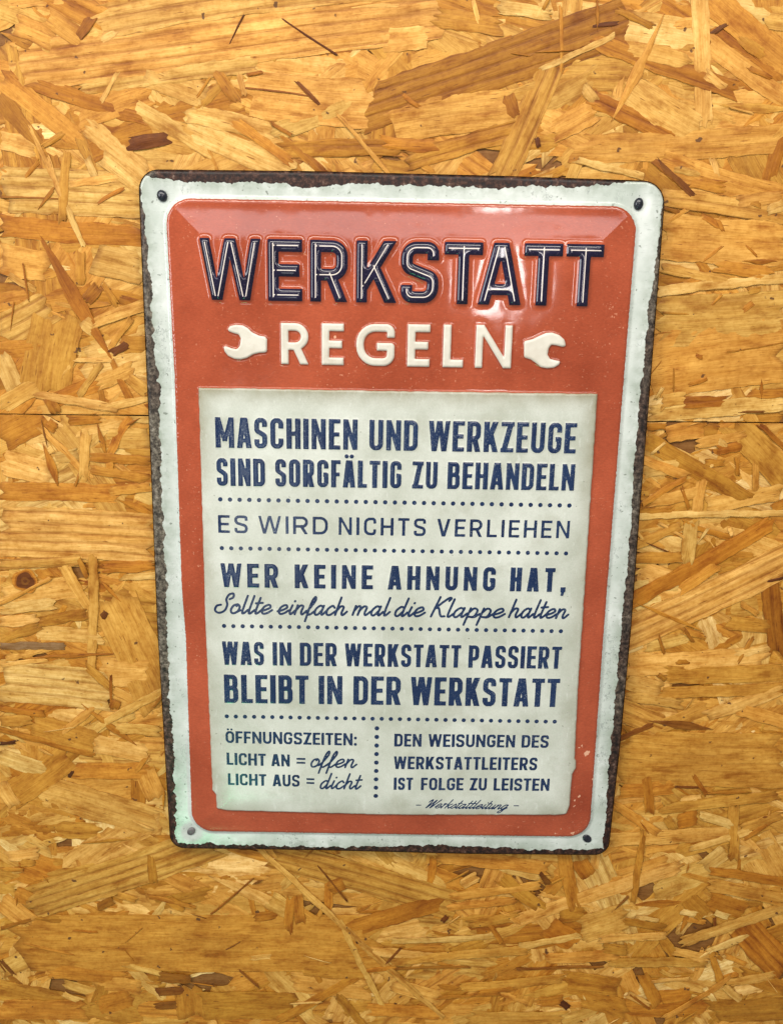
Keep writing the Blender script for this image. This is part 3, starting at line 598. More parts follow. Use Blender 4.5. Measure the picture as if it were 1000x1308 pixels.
LOWER = {  # monoline script, x-height 1
 'e': (1.02, [[(0, .3), (.45, .45), (.8, .72), (.62, 1.0), (.25, .82), (.1, .4), (.3, .03), (.68, .08), (1.05, .42)]]),
 'i': (.62, [[(.25, 1), (.2, .3), (.36, 0), (.68, .4)], [(.36, 1.42), (.38, 1.46)]]),
 'n': (1.18, [[(.15, 1), (.15, 0)], [(.15, .45), (.42, .95), (.74, .88), (.72, .25), (.9, 0), (1.22, .4)]]),
 'm': (1.78, [[(.15, 1), (.15, 0)], [(.15, .45), (.4, .95), (.66, .85), (.64, 0)], [(.64, .45), (.95, .95), (1.26, .85), (1.24, .25), (1.42, 0), (1.75, .4)]]),
 'l': (.62, [[(.22, 1.95), (.22, .3), (.38, 0), (.70, .4)]]),
 't': (.66, [[(.24, 1.75), (.22, .3), (.38, 0), (.72, .4)], [(-.02, 1.14), (.60, 1.20)]]),
 'f': (.80, [[(-.05, .2), (.28, .7), (.58, 1.55), (.47, 1.95), (.30, 1.6), (.24, .8), (.24, -.75)], [(.24, .05), (.48, 0), (.85, .38)]]),
 'a': (1.16, [[(.78, .86), (.45, 1.0), (.12, .6), (.16, .1), (.45, .0), (.78, .55)], [(.80, 1), (.77, .25), (.92, 0), (1.20, .4)]]),
 'c': (.92, [[(.78, .80), (.5, 1.0), (.13, .6), (.2, .08), (.55, 0), (.98, .42)]]),
 'h': (1.18, [[(.17, 1.95), (.15, 0)], [(.15, .45), (.42, .95), (.74, .88), (.72, .25), (.9, 0), (1.22, .4)]]),
 'd': (1.16, [[(.78, .86), (.45, 1.0), (.12, .6), (.16, .1), (.45, .0), (.78, .55)], [(.80, 1.95), (.77, .25), (.92, 0), (1.20, .4)]]),
 'p': (1.14, [[(.18, 1), (.18, -.85)], [(.18, .5), (.48, .98), (.85, .75), (.75, .08), (.3, .05)], [(.6, 0), (.85, .05), (1.16, .38)]]),
 'k': (1.05, [[(.17, 1.95), (.15, 0)], [(.82, 1), (.22, .5), (.48, .45), (.72, .02), (1.08, .35)]]),
 'r': (.80, [[(.12, .9), (.3, 1.05), (.22, 0)], [(.24, .5), (.5, .98), (.78, .9)]]),
 's': (.80, [[(0, .15), (.42, 1.0), (.68, .35), (.4, 0), (.1, .1)], [(.4, 0), (.85, .35)]]),
 'u': (1.14, [[(.15, 1), (.15, .3), (.35, 0), (.75, .55)], [(.78, 1), (.76, .25), (.9, 0), (1.18, .4)]]),
 'g': (1.12, [[(.78, .86), (.45, 1.0), (.12, .6), (.16, .1), (.45, .0), (.78, .55)], [(.80, 1), (.74, -.5), (.42, -.85), (.15, -.55), (1.12, .35)]]),
 'o': (.98, [[(.55, 1.0), (.2, .85), (.1, .35), (.35, 0), (.75, .2), (.82, .7), (.55, 1.0), (.5, .8)], [(.55, .02), (1.0, .35)]]),
 'S': (1.42, [[(1.05, 1.55), (1.32, 1.75), (1.22, 2.15), (.85, 2.05), (.75, 1.5), (1.0, .95), (.95, .3), (.5, 0), (.05, .25), (.05, .75), (.42, .9)]]),
 'K': (1.30, [[(.22, 2.15), (.12, 0)], [(1.12, 1.75), (1.22, 2.05), (.95, 2.0), (.25, 1.0), (.5, .92), (.92, .1), (1.28, .05)]]),
 'W': (1.75, [[(-.15, 1.3), (.1, 1.85), (.32, 1.6), (.3, 0), (.95, 1.8), (.98, 0), (1.7, 1.9)]]),
 '-': (.8, [[(.1, .5), (.7, .5)]]),
}
def catmull(P, n=7):
    P = np.array(P, float)
    if len(P) < 3: return P
    Q = np.r_[[2 * P[0] - P[1]], P, [2 * P[-1] - P[-2]]]; out = []
    for i in range(1, len(Q) - 2):
        for s in np.linspace(0, 1, n, endpoint=False):
            out.append(0.5 * (2 * Q[i] + (Q[i + 1] - Q[i - 1]) * s + (2 * Q[i - 1] - 5 * Q[i] + 4 * Q[i + 1] - Q[i + 2]) * s * s + (3 * Q[i] - Q[i - 1] - 3 * Q[i + 1] + Q[i + 2]) * s ** 3))
    out.append(P[-1]); return np.array(out)

class Ink:
    """a patch of the grid holding the signed distance of one piece of lettering"""
    def __init__(self, x0, x1, y0, y1):
        self.i0 = max(0, int((x0 - GX0) / G) - 4); self.i1 = min(GNX, int((x1 - GX0) / G) + 6)
        self.j0 = max(0, int((y0 - GY0) / G) - 4); self.j1 = min(GNY, int((y1 - GY0) / G) + 6)
        self.sl = (slice(self.j0, self.j1), slice(self.i0, self.i1))
        self.X = XX[self.sl]; self.Y = YY[self.sl]; self.d = np.full(self.X.shape, 1e3)
    def add(self, d): self.d = np.minimum(self.d, d)
    def full(self, fill=1e3):
        a = np.full(XX.shape, fill); a[self.sl] = self.d; return a
def line_frame(tl, tr, br, bl):
    """top and base lines of a row of lettering -> functions on the sign plane"""
    q = px([tl, tr, br, bl]); top = np.polyfit(q[:2, 0], q[:2, 1], 1); bot = np.polyfit(q[2:, 0], q[2:, 1], 1)
    return top, bot
def put_glyph(ink, ch, xa, w_m, top, bot, t, hf, rf=0.5, thin=None, rough=0.0):
    xm = xa + w_m / 2; y0 = np.polyval(bot, xm); h = np.polyval(top, xm) - y0
    gxx = (ink.X - xa) / h; gyy = (ink.Y - y0 - bot[0] * (ink.X - xm)) / h; w = w_m / h
    d = np.full(gxx.shape, 1e3)
    if ch == ',':
        d = np.minimum(np.maximum(np.abs(gxx - w / 2) - t / 2, np.abs(gyy - t * .5) - t * .5), sd_seg((w * .55, .05), (w * .35, -.16), t * .6, gxx, gyy))
    elif ch == ':':
        d = np.minimum(np.hypot(gxx - w / 2, gyy - t * .5), np.hypot(gxx - w / 2, gyy - .62)) - t * .55
    elif ch == '=':
        d = np.minimum(sd_seg((0, .66), (w, .66), t * .75, gxx, gyy), sd_seg((0, .34), (w, .34), t * .75, gxx, gyy))
    else:
        for s in glyph(ch, w, t, hf, rf):
            if s[0] == 'l': d = np.minimum(d, sd_seg(s[1], s[2], thin or s[3], gxx, gyy))
            else: d = np.minimum(d, sd_path(s[1], thin or s[2], gxx, gyy, s[3]))
        d = np.maximum(d, np.maximum(-gyy, gyy - 1))
        if ch in 'ÄÖ':
            for k in (-1, 1): d = np.minimum(d, np.hypot(gxx - w / 2 - k * w * .2, gyy - 1.14) - t * .42)
    ink.add(d * h)
def caps_line(words, tl, tr, br, bl, t, hf=0.82, gap=0.085, rf=0.5, rough=0.00007):
    top, bot = line_frame(tl, tr, br, bl); q = px([tl, br]);
    P = px([tl, tr, br, bl]); ink = Ink(P[:, 0].min() - .001, P[:, 0].max() + .001, P[:, 1].min() - .0015, P[:, 1].max() + .0025)
    for text, xa, xb in words:
        f = lambda x: (x - tl[0]) / (tr[0] - tl[0])
        ym = lambda x: 0.5 * (tl[1] + (tr[1] - tl[1]) * f(x) + bl[1] + (br[1] - bl[1]) * f(x))
        A, B = px([(xa, ym(xa)), (xb, ym(xb))])[:, 0]
        h = np.polyval(top, A) - np.polyval(bot, A)
        fixed = {'I': t, ',': t * 1.2, ':': t * 1.2}
        if text == '=': put_glyph(ink, '=', A, B - A, top, bot, t, hf); continue
        up = {'Ä': 'A', 'Ö': 'O'}
        tot = sum(WID[up.get(c, c)] for c in text if c not in fixed); fx = sum(fixed[c] for c in text if c in fixed) * h + gap * h * (len(text) - 1)
        k = (B - A - fx) / max(tot, 1e-6); x = A
        for c in text:
            wm = fixed[c] * h if c in fixed else WID[up.get(c, c)] * k
            put_glyph(ink, c, x, wm, top, bot, t, hf, rf); x += wm + gap * h
    ink.d = ink.d + rough * fbm(ink.X * 2500, ink.Y * 2500, 7, 2)
    return ink
def script_line(words, xh_px, stroke_px, slant=0.32):
    """words: (text, x left, x right, baseline y) in photo pixels"""
    P = px([(words[0][1], words[0][3] - xh_px * 2.6), (words[-1][2], words[-1][3] + xh_px * 1.6), (words[0][1], words[0][3] + xh_px * 1.4)])
    ink = Ink(P[:, 0].min() - .002, P[:, 0].max() + .002, P[:, 1].min(), P[:, 1].max())
    mm = np.linalg.norm(px([(words[0][1] + 10, words[0][3])])[0] - px([(words[0][1], words[0][3])])[0]) / 10
    for text, xa, xb, yb in words:
        A, B = px([(xa, yb), (xb, yb)]); xh = xh_px * mm; pen = 0; paths = []
        for c in text:
            adv, st = LOWER[c]
            for s in st: paths.append(catmull(s) + np.array([pen, 0]))
            pen += adv
        allp = np.concatenate(paths); sx = allp[:, 0] * 1.0 + slant * allp[:, 1]
        lo, hi = sx.min(), sx.max()
        for p in paths:
            q = np.c_[A[0] + (p[:, 0] + slant * p[:, 1] - lo) / (hi - lo) * (B[0] - A[0]), A[1] + p[:, 1] * xh]
            ink.add(sd_path(q, stroke_px * mm, ink.X, ink.Y, False, 'round'))
    ink.d = ink.d + 0.00004 * fbm(ink.X * 2500, ink.Y * 2500, 9, 2)
    return ink
def dots_line(p0, p1, n, dia_px):
    a, b = px([p0, p1]); mm = np.linalg.norm(px([(p0[0] + 10, p0[1])])[0] - a) / 10; r = dia_px * mm / 2
    ink = Ink(min(a[0], b[0]) - .002, max(a[0], b[0]) + .002, min(a[1], b[1]) - .002, max(a[1], b[1]) + .002)
    for k in range(n):
        c = a + (b - a) * k / (n - 1); ink.add(np.hypot(ink.X - c[0], ink.Y - c[1]) - r)
    ink.d = ink.d + 0.00006 * fbm(ink.X * 2600, ink.Y * 2600, 4, 2)
    return ink

# title, one entry per raised letter
ZREF[0] = 0.0038
TITLE = [('W', 255.3, 333), ('E', 342, 386), ('R', 396, 444.5), ('K', 455, 507), ('S', 512.5, 560), ('T', 567, 616), ('A', 611.5, 667), ('T', 668.5, 717.5), ('T', 722, 770)]
t_top, t_bot = line_frame((256, 303.5), (770, 312), (750, 391.5), (272, 383))
def y_mid(x): return 343.5 + (x - 256) * 0.0165
title = []
for c, xa, xb in TITLE:
    A, B = px([(xa, y_mid(xa)), (xb, y_mid(xb))])[:, 0]
    yt = np.polyval(t_top, A); yb = np.polyval(t_bot, A)
    ink = Ink(min(A, B) - .002, max(A, B) + .002, yb - .003, yt + .003); inl = Ink(min(A, B) - .002, max(A, B) + .002, yb - .003, yt + .003)
    put_glyph(ink, c, A, B - A, t_top, t_bot, 0.185, 1.10, 0.36)
    put_glyph(inl, c, A, B - A, t_top, t_bot, 0.185, 1.10, 0.36, thin=0.017)
    ink.d = ink.d + 0.00003 * fbm(ink.X * 1500, ink.Y * 1500, 3, 2)
    ink.d = np.where(ink.d > -0.0005, ink.d, ink.d)
    inl.d = np.maximum(inl.d, ink.d + 0.0014)
    title.append((c, ink, inl))
ZREF[0] = 0.0034
REGELN = [('R', 359, 394.5), ('E', 411, 439), ('G', 455, 504), ('E', 520.5, 549), ('L', 566, 592), ('N', 607, 654)]
r_top, r_bot = line_frame((360, 412.5), (653, 415.5), (650, 470.5), (360, 465))
sub = []
for c, xa, xb in REGELN:
    ym = 439 + (xa - 360) * 0.013
    A, B = px([(xa, ym), (xb, ym)])[:, 0]; yt = np.polyval(r_top, A); yb = np.polyval(r_bot, A)
    ink = Ink(A - .002, B + .002, yb - .003, yt + .003)
    put_glyph(ink, c, A, B - A, r_top, r_bot, 0.185, 0.98, 0.62 if c == 'G' else 0.5)
    ink.d = ink.d + 0.00003 * fbm(ink.X * 1500, ink.Y * 1500, 5, 2); sub.append((c, ink))
WL = [(155,170),(180,128),(240,113),(310,120),(360,148),(400,188),(470,222),(528,230),(548,258),(545,385),(470,390),(410,405),(350,440),(290,455),(230,450),(165,420),(130,375),(118,325),(150,326),(200,345),(252,355),(280,320),(290,250),(270,210),(215,195)]
WR = [(225,275),(310,255),(370,225),(440,195),(500,190),(570,215),(620,260),(637,325),(600,330),(540,315),(490,310),(465,350),(455,410),(480,450),(540,465),(582,470),(570,505),(520,535),(450,542),(390,530),(340,490),(290,455),(225,435)]
wrench = []
for W_, ox in ((WL, 270), (WR, 640)):
    P = fillet(px([(ox + x * .13, 400 + y * .13) for x, y in W_]), 0.0009)
    ink = Ink(P[:, 0].min() - .001, P[:, 0].max() + .001, P[:, 1].min() - .001, P[:, 1].max() + .001)
    ink.d = sd_poly(P, ink.X, ink.Y); wrench.append(ink)
# the notice
ZREF[0] = 0.0039
LINES = [
 ('bold', caps_line([('MASCHINEN', 275, 457), ('UND', 471.5, 534), ('WERKZEUGE', 547.5, 736)], (275, 532.7), (736, 540.5), (735, 579.5), (276, 571.8), 0.178)),
 ('bold', caps_line([('SIND', 276.5, 339), ('SORGFÄLTIG', 351.5, 513), ('ZU', 526.5, 559), ('BEHANDELN', 571.5, 734)], (277, 585), (734, 592.9), (734, 627), (277, 620.5), 0.182)),
 ('thin', caps_line([('ES', 278.6, 316.7), ('WIRD', 330, 419), ('NICHTS', 432.5, 544), ('VERLIEHEN', 558, 727.5)], (278, 658), (727, 665.5), (727, 688), (279, 680.8), 0.165, 0.92, 0.24)),
 ('mid', caps_line([('WER', 282, 356), ('KEINE', 376.5, 476.5), ('AHNUNG', 495.5, 633), ('HAT,', 651.5, 723.5)], (282, 719.5), (723, 725.8), (723, 756.5), (283, 750), 0.205, 0.86, 0.22)),
 ('script', script_line([('Sollte', 274.7, 347.7, 783.0), ('einfach', 354.9, 443.2, 784.4), ('mal', 450.4, 498, 785.6), ('die', 504.6, 542.5, 786.8), ('Klappe', 550.2, 644.3, 787.6), ('halten', 649.8, 725.4, 788.6)], 12.2, 3.0)),
 ('bold', caps_line([('WAS', 284, 337.5), ('IN', 348.3, 372.6), ('DER', 383, 430.6), ('WERKSTATT', 440.5, 588.6), ('PASSIERT', 598.3, 717)], (284, 819.2), (717, 826.2), (716, 854.5), (285, 849.5), 0.182)),
 ('bold', caps_line([('BLEIBT', 286.4, 394.2), ('IN', 407, 437.7), ('DER', 451.3, 512.5), ('WERKSTATT', 524.5, 714.4)], (286, 861.6), (714, 867.2), (713, 903.4), (287, 898), 0.185)),
 ('small', caps_line([('ÖFFNUNGSZEITEN:', 288.1, 456.2)], (288, 934), (456, 937), (456, 952.8), (289, 949.3), 0.212)),
 ('small', caps_line([('LICHT', 289.5, 339.8), ('AN', 346.6, 370.4), ('=', 378.9, 390.1)], (289.5, 961.6), (390, 964.5), (390, 980), (290, 977.2), 0.212)),
 ('script', script_line([('offen', 397.6, 455.4, 979.8)], 11.4, 2.5)),
 ('small', caps_line([('LICHT', 291.2, 340.5), ('AUS', 348.3, 383), ('=', 391.5, 401.7)], (291, 988), (402, 990.5), (402, 1005.8), (291, 1002.9), 0.212)),
 ('script', script_line([('dicht', 409.5, 462.2, 1007.2)], 10.8, 2.5)),
 ('small', caps_line([('DEN', 503.6, 538.6), ('WEISUNGEN', 547, 658), ('DES', 666, 700.8)], (503, 937.4), (701, 939.4), (701, 955.6), (503, 953.8), 0.212)),
 ('small', caps_line([('WERKSTATTLEITERS', 502.9, 686.2)], (503, 966.2), (686, 968), (686, 984.4), (503, 982.6), 0.212)),
 ('small', caps_line([('IST', 502.9, 527.4), ('FOLGE', 537.6, 592), ('ZU', 599.8, 621.8), ('LEISTEN', 630.4, 701.8)], (503, 993.3), (702, 994.8), (702, 1010.6), (503, 1009.2), 0.212)),
 ('signature', script_line([('-', 531.5, 537.5, 1031.8), ('Werkstattleitung', 544, 649, 1032.6), ('-', 656, 662, 1032.6)], 6.6, 1.35, 0.75)),
]
DOTS = [dots_line((281.5, 638.0), (727, 645.9), 37, 5.8), dots_line((283.4, 700.3), (722.7, 707.1), 37, 5.6), dots_line((286.3, 799.7), (716.1, 806.5), 37, 5.6),
        dots_line((289.8, 915.3), (708.3, 922.1), 37, 5.6), dots_line((481.4, 930.6), (480.0, 1017.0), 9, 6.0)]

# ------------------------------------------------------------------ outlines of the sheet
ZREF[0] = -0.0006
OUT = [(176.5, 216), (400, 218.5), (640, 224.5), (850.5, 231.5), (843, 330), (830.5, 490), (818, 640), (806, 800), (792, 950), (776.5, 1092.5), (600, 1091), (400, 1086), (218, 1083.5), (210, 950), (201, 800), (193, 600), (187.5, 480), (181, 330)]
P_OUT = fillet(px(OUT), [0.0078, 0, 0, 0.0088, 0, 0, 0, 0, 0, 0.0066, 0, 0, 0.0066, 0, 0, 0, 0, 0], n=9)
ZREF[0] = 0.0006
RED = [(211.5, 253), (510, 258.5), (814, 264), (796.5, 480), (771, 800), (752, 1068.6), (490, 1065), (246, 1061), (237.8, 814), (232.7, 752), (223.5, 480)]
Q_RED = px(RED)
P_RED = fillet(Q_RED, [0.0095, 0, 0.0095, 0, 0, 0.0098, 0, 0.0098, 0, 0, 0], n=9)
ZREF[0] = 0.0034
PAP = [(253.2, 495.2), (500, 499.5), (763.3, 503.3), (757, 600), (744, 800), (739.5, 860), (734.2, 970), (736, 973), (735.6, 982), (731, 990), (729, 1010), (727.5, 1030), (723.5, 1040.5), (708, 1042), (490, 1041.8), (290, 1036.2), (276.6, 1033.5), (275.8, 1016), (271.2, 1010), (261.6, 780), (256.5, 600)]
P_PAP = px(PAP); ZREF[0] = 0.0
sd_out = sd_poly(P_OUT, XX, YY)
sd_red = sd_poly(P_RED, XX, YY) + 0.00016 * fbm(XX * 1300, YY * 1300, 21, 3)
sd_pap = sd_poly(P_PAP, XX, YY) + 0.00022 * fbm(XX * 420, YY * 420, 31, 4)

# rust eats in from each side by its own uneven width (photo pixels -> metres)
def side_d(i, j):
    a, b = px([OUT[i], OUT[j]]); e = (b - a) / np.linalg.norm(b - a)
    return np.abs((XX - a[0]) * e[1] - (YY - a[1]) * e[0]), (XX - a[0]) * e[0] + (YY - a[1]) * e[1]
PXM = 0.000302
def width(s, L, pts):
    return np.interp(s / L, [p[0] for p in pts], [p[1] for p in pts]) * PXM
dT, sT = side_d(0, 3); LT = 0.2
dR, sR = side_d(3, 9); LR = 0.29
dB, sB = side_d(12, 9); LB = 0.2
dL, sL = side_d(0, 12); LL = 0.29
jag = lambda s, q: (0.55 * vnoise(s * 60, 0 * s + q, 41) + 0.55 * np.abs(vnoise(s * 170, 0 * s + q, 42)) * 1.6 - 0.35 + 0.30 * vnoise(s * 520, 0 * s + q, 43) + 0.22 * vnoise(s * 1500, 0 * s + q, 44)) * PXM * 3.8
small = 0.00026 * fbm(XX * 900, YY * 900, 51, 4)
rT = dT - width(sT, LT, [(0, 9), (.08, 12), (.2, 12.5), (.32, 15), (.5, 12.5), (.6, 15), (.75, 10), (.88, 8), (.93, 2), (1, 0)]) - jag(sT, 1)
rR = dR - width(sR, LR, [(0, 0), (.06, 3), (.12, 6), (.17, 10), (.3, 11), (.45, 9), (.6, 9), (.8, 10), (1, 10)]) - jag(sR, 2) * 0.85
rB = dB - width(sB, LB, [(0, 9), (.15, 8), (.4, 8), (.5, 12), (.6, 11), (.8, 8), (.93, 9), (1, 13)]) - jag(sB, 3)
rL = dL - width(sL, LL, [(0, 0), (.03, 5), (.08, 7), (.15, 9), (.3, 13), (.5, 11.5), (.7, 10), (.9, 10.5), (1, 9)]) - jag(sL, 4) * 1.05
sd_rust = np.minimum(np.minimum(rT, rR), np.minimum(rB, rL)) + small
sd_rust = np.minimum(sd_rust, -sd_out - 0.0006)            # the very edge is bare all round

# ------------------------------------------------------------------ pressed relief of the sheet
KX = np.fft.rfftfreq(GNX + 200)[None, :]; KY = np.fft.fftfreq(GNY + 200)[:, None]
def blur(a, sig):
    s = sig / G; p = np.pad(a, 100, mode='edge')
    return np.fft.irfft2(np.fft.rfft2(p) * np.exp(-2 * (np.pi * s) ** 2 * (KX ** 2 + KY ** 2)), s=p.shape)[100:-100, 100:-100]
def mask(sd): return np.clip(0.5 - sd / G, 0, 1)
sm = lambda a, b, x: (lambda t: t * t * (3 - 2 * t))(np.clip((x - a) / (b - a), 0, 1))
# distance to the straight sides of the red field: mitred at the corners
def inner_d(i, j):
    a, b = Q_RED[i], Q_RED[j]; e = (b - a) / np.linalg.norm(b - a)
    return (XX - a[0]) * e[1] - (YY - a[1]) * e[0]
mit = np.minimum(np.minimum(inner_d(0, 2), inner_d(2, 5)), np.minimum(inner_d(5, 7), inner_d(7, 0)))
mit = np.where(mit < 0, mit, mit)
Z = 0.0013 * sm(-0.0018, 0.0012, -sd_red) + 0.0014 * sm(0.0, 0.021, mit)
Z += 0.00105 * blur(mask(sd_pap), 0.00030)
ink_title = np.full(XX.shape, 1e3); ink_sub = np.full(XX.shape, 1e3)
for c, ink, inl in title: ink_title[ink.sl] = np.minimum(ink_title[ink.sl], ink.d)
for c, ink in sub: ink_sub[ink.sl] = np.minimum(ink_sub[ink.sl], ink.d)
for ink in wrench: ink_sub[ink.sl] = np.minimum(ink_sub[ink.sl], ink.d)
mt = mask(ink_title); ms = mask(ink_sub)
Z += 0.0017 * blur(mt, 0.00075) - 0.00030 * blur(mt, 0.0020)
Z += 0.00095 * blur(ms, 0.00034) - 0.00012 * blur(ms, 0.0016)
ink_pap = np.full(XX.shape, 1e3); bold = np.full(XX.shape, 1e3)
for kind, ink in LINES:
    ink_pap[ink.sl] = np.minimum(ink_pap[ink.sl], ink.d)
    if kind in ('bold', 'mid'): bold[ink.sl] = np.minimum(bold[ink.sl], ink.d)
for ink in DOTS: ink_pap[ink.sl] = np.minimum(ink_pap[ink.sl], ink.d)
fade = sm(-0.10, 0.06, YY)
Z += (0.00010 + 0.00020 * fade) * blur(mask(bold), 0.00038) - 0.00010 * fade * blur(mask(bold), 0.0016)
Z += 0.00010 * fbm(XX * 38, YY * 30, 61, 2) + 0.00003 * fbm(XX * 160, YY * 160, 71, 2)
for sx, sy in px([(207.3, 250), (815.3, 260.5), (244.4, 1062), (749.5, 1071.5)]):
    Z -= 0.0006 * np.exp(-((XX - sx) ** 2 + (YY - sy) ** 2) / 0.0033 ** 2)
edge_in = -sd_out
Z -= 0.0016 * (1 - np.sqrt(np.clip(1 - (1 - np.clip(edge_in / 0.0017, 0, 1)) ** 2, 0, 1)))
GZy, GZx = np.gradient(Z, G)

def region(name, f, mat, parent, sl=None, attrs=None, skirt=False):
    """mesh of the part of the sheet where f < 0, cut along the zero line"""
    if sl is None:
        ins = f < 0; jj = np.where(ins.any(1))[0]; ii = np.where(ins.any(0))[0]
        sl = (slice(max(jj[0] - 2, 0), min(jj[-1] + 3, GNY)), slice(max(ii[0] - 2, 0), min(ii[-1] + 3, GNX))); f = f[sl]
    f = np.where(np.abs(f) < 1e-9, 1e-9, f)
    X, Y, Zs = XX[sl], YY[sl], Z[sl]; nx_, ny_ = GZx[sl], GZy[sl]
    ny, nx = f.shape; ID = np.arange(ny * nx).reshape(ny, nx); ff = f.ravel()
    a, b, c, d = ID[:-1, :-1].ravel(), ID[:-1, 1:].ravel(), ID[1:, 1:].ravel(), ID[1:, :-1].ravel()
    cnt = (ff[a] < 0).astype(int) + (ff[b] < 0) + (ff[c] < 0) + (ff[d] < 0)
    q = np.c_[a, b, c, d][cnt == 4]
    m = (cnt > 0) & (cnt < 4)
    tri = np.r_[np.c_[a, b, c][m], np.c_[a, c, d][m]]
    k = (ff[tri] < 0).sum(1)
    tris = [tri[k == 3]]; eA = []; eB = []; pend_t = []; pend_q = []; ne = 0; N = ny * nx
    for rot in range(3):
        o = [(rot + s) % 3 for s in range(3)]
        for want in (1, 2):
            sel = tri[(k == want)]
            if not len(sel): continue
            s_ = ff[sel[:, o[0]]] < 0
            sel = sel[s_ if want == 1 else ~s_]
            if not len(sel): continue
            p, q1, r1 = sel[:, o[0]], sel[:, o[1]], sel[:, o[2]]
            n = len(sel); e1 = N + ne + np.arange(n); e2 = N + ne + n + np.arange(n); ne += 2 * n
            eA += [p, p]; eB += [q1, r1]
            if want == 1: pend_t.append(np.c_[p, e1, e2])
            else: pend_q.append(np.c_[e1, q1, r1, e2])
    def fld(F):
        F = F.ravel()
        if not ne: return F
        return np.r_[F, F[A] * (1 - T_) + F[B] * T_]
    A = np.concatenate(eA) if ne else np.zeros(0, int); B = np.concatenate(eB) if ne else np.zeros(0, int)
    lo, hi = np.minimum(A, B), np.maximum(A, B); A, B = lo, hi
    T_ = ff[A] / (ff[A] - ff[B]) if ne else np.zeros(0)
    V = np.c_[fld(X), fld(Y), fld(Zs)]; NN = np.c_[-fld(nx_), -fld(ny_), np.ones(len(V))]
    quads = np.concatenate([q] + pend_q) if pend_q else q
    trs = np.concatenate(tris + pend_t)
    # weld the doubled cut points and drop unused ones
    if ne:
        key = A * (N + 1) + B; un, first, inv = np.unique(key, return_index=True, return_inverse=True)
        remap = np.r_[np.arange(N), N + first[inv]]; quads = remap[quads]; trs = remap[trs] if len(trs) else trs
    used = np.zeros(len(V), bool); used[quads.ravel()] = True; used[trs.ravel()] = True
    new = np.cumsum(used) - 1
    V = V[used]; NN = NN[used]; NN /= np.linalg.norm(NN, axis=1)[:, None]
    at = {n_: fld(v_[sl])[used] for n_, v_ in (attrs or {}).items()}
    faces = [new[quads], new[trs]]
    if skirt:
        n0 = len(V); n = len(P_OUT); c0 = P_OUT
        zt = np.full(n, Z[np.clip(((c0[:, 1] - GY0) / G).astype(int), 0, GNY - 1), np.clip(((c0[:, 0] - GX0) / G).astype(int), 0, GNX - 1)].min() + 0.0001)
        nr = np.roll(c0, -1, 0) - np.roll(c0, 1, 0); nr = np.c_[nr[:, 1], -nr[:, 0]]; nr /= np.linalg.norm(nr, axis=1)[:, None]
        if ((nr * (c0 - c0.mean(0))).sum(1)).mean() < 0: nr = -nr
        rows = [(c0, zt + 0.0008), (c0 + nr * 0.0001, zt), (c0 - nr * 0.0001, zt - 0.0011), (c0 - nr * 0.0025, zt - 0.0013)]
        for r_, z_ in rows:
            V = np.r_[V, np.c_[r_, z_]]; NN = np.r_[NN, np.c_[nr, np.full(n, 0.1)]]
            for n_ in at: at[n_] = np.r_[at[n_], np.full(n, at[n_].mean() * 0.3)]
        for k_ in range(len(rows) - 1):
            i = np.arange(n); j = (i + 1) % n
            faces[0] = np.r_[faces[0], np.c_[n0 + k_ * n + i, n0 + k_ * n + j, n0 + (k_ + 1) * n + j, n0 + (k_ + 1) * n + i]]
    return fast_mesh(name, V, faces, mat, parent, True, NN, at)

sign = bpy.data.objects.new('tin_sign', None); scene.collection.objects.link(sign)
sign.location = (0.0, 0.0, -0.145); sign.empty_display_size = 0.02
tag(sign, 'red and white embossed tin sign with German workshop rules and rusty edges', 'sign')
grime_w = np.clip(1 - (sd_rust) / 0.005, 0, 1) * (0.75 + 0.25 * vnoise(XX * 60, YY * 60, 5))
grey_side = np.clip(sm(0.004, 0.0, dL - 0.004) + sm(0.004, 0.0, dR - 0.004) * 0.75, 0, 1) * sm(-0.135, -0.05, YY)
rim = region('rusty_edge', np.maximum(sd_out, sd_rust), M_RUST, sign, attrs={'grey': grey_side}, skirt=True)
tag(rim, 'jagged dark brown rusty edge of the sign')
border = region('border', np.maximum(np.maximum(sd_out, -sd_rust), -sd_red), M_WHITE, sign, attrs={'grime': grime_w})
tag(border, 'aged white enamel border')
red = region('red_field', np.maximum(np.maximum(sd_red, -sd_pap), np.maximum(-ink_title, -ink_sub)), M_RED, sign,
             attrs={'fleck': sm(0.045, 0.075, XX) * sm(-0.05, -0.085, YY)})
tag(red, 'glossy scuffed red field')
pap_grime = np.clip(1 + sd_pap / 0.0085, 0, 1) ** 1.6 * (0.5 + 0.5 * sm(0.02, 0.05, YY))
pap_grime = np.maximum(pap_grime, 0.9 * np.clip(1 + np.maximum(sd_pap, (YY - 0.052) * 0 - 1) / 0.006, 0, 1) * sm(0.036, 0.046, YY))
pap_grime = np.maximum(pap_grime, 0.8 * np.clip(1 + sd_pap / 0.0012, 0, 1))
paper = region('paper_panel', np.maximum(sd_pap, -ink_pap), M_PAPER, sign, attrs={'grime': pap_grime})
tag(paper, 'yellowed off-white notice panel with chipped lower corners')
for c, ink, inl in title:
    o = region('raised_letter', np.maximum(ink.d, -inl.d), M_NAVY, sign, ink.sl); tag(o, 'navy blue raised letter %s with a fine cream inline' % c)
    i = region('inline', inl.d, M_INLINE, o, inl.sl)
for c, ink in sub:
    o = region('raised_letter', ink.d, M_CREAM, sign, ink.sl); tag(o, 'smaller cream raised letter %s' % c)
for ink, s in zip(wrench, ('left', 'right')):
    o = region('wrench_emblem', ink.d, M_CREAM, sign, ink.sl); tag(o, 'cream raised wrench head with its jaw open to the ' + s)
for kind, ink in LINES: region('lettering', ink.d, M_INK, paper, ink.sl)
for ink in DOTS: region('dotted_line', ink.d, M_INK, paper, ink.sl)

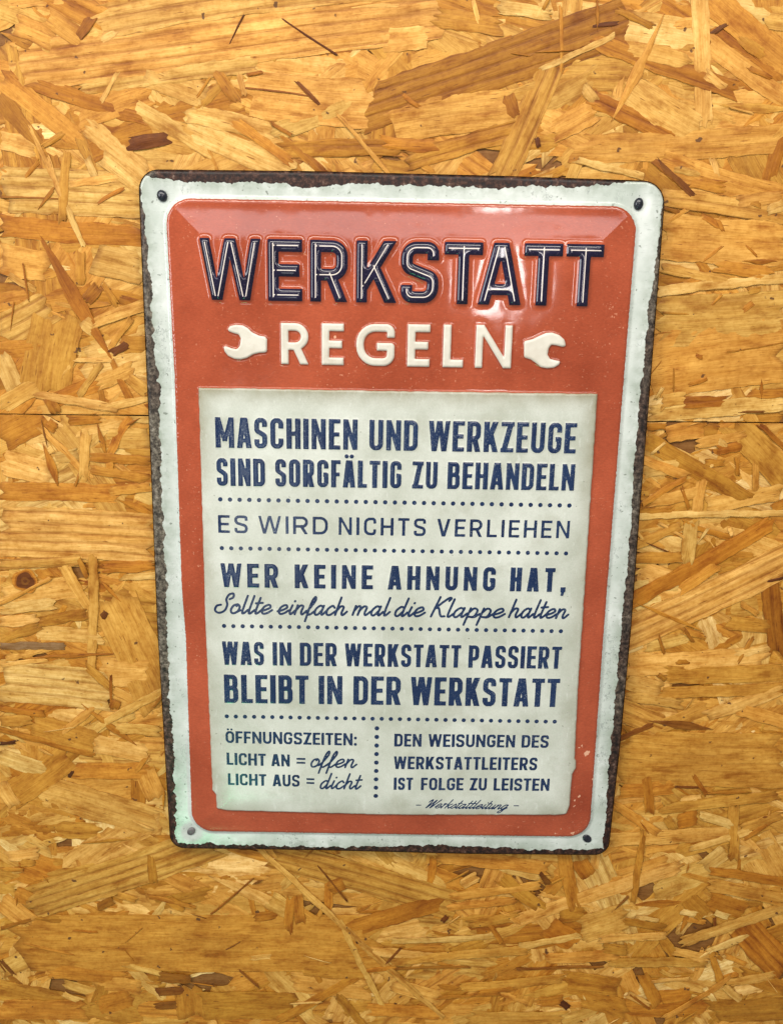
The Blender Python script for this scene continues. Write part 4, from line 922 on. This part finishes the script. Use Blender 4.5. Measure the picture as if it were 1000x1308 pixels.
# ------------------------------------------------------------------ the four screws
def screw(pxy, rx, ry, rot, dome, label, mat=None):
    c = px([pxy], 0.0)[0]; n = 28; v = []; f = []
    prof = [(1.0, -0.0003), (1.0, 0.0001), (0.93, 0.0005 * dome), (0.75, 0.0009 * dome), (0.48, 0.0012 * dome), (0.2, 0.00135 * dome)]
    for r, z in prof:
        for i in range(n):
            a = 2 * math.pi * i / n; x, y = rx * r * math.cos(a), ry * r * math.sin(a)
            v.append((c[0] + x * math.cos(rot) - y * math.sin(rot), c[1] + x * math.sin(rot) + y * math.cos(rot), z - 0.0001))
    for k in range(len(prof) - 1):
        for i in range(n): f.append((k * n + i, k * n + (i + 1) % n, (k + 1) * n + (i + 1) % n, (k + 1) * n + i))
    v.append((c[0], c[1], -0.0001 + 0.00138 * dome)); m = len(v) - 1; top = (len(prof) - 1) * n
    for i in range(n): f.append((top + i, top + (i + 1) % n, m, m))
    # shank through the sheet into the board
    s0 = len(v)
    for z in (0.0, -0.013):
        for i in range(n):
            a = 2 * math.pi * i / n; v.append((c[0] + 0.0009 * math.cos(a), c[1] + 0.0009 * math.sin(a), z))
    for i in range(n): f.append((s0 + n + i, s0 + n + (i + 1) % n, s0 + (i + 1) % n, s0 + i))
    v = np.array(v); base = np.array([c[0], c[1], -0.0003])
    tris = np.array([q[:3] for q in f if q[2] == q[3]]); quads = np.array([q for q in f if q[2] != q[3]])
    o = fast_mesh('screw', v - base, [quads, tris], mat or M_SCREW, None, True)
    o.location = tuple(to_world(base)); return tag(o, label, 'screw', 'screws holding the tin sign')
screw((207.3, 250), 0.0019, 0.0022, 0.5, 1.0, 'glossy black domed screw head in the top left corner of the sign')
screw((815.3, 260.5), 0.0018, 0.0023, -0.1, 1.0, 'blue-black domed screw head in the top right corner of the sign')
screw((244.4, 1062), 0.0016, 0.0021, -0.7, 0.55, 'greyish flat screw head in the bottom left corner of the sign', M_STEEL)
screw((749.5, 1071.5), 0.0017, 0.0022, 0.9, 0.35, 'flat matt black screw head in the bottom right corner of the sign')
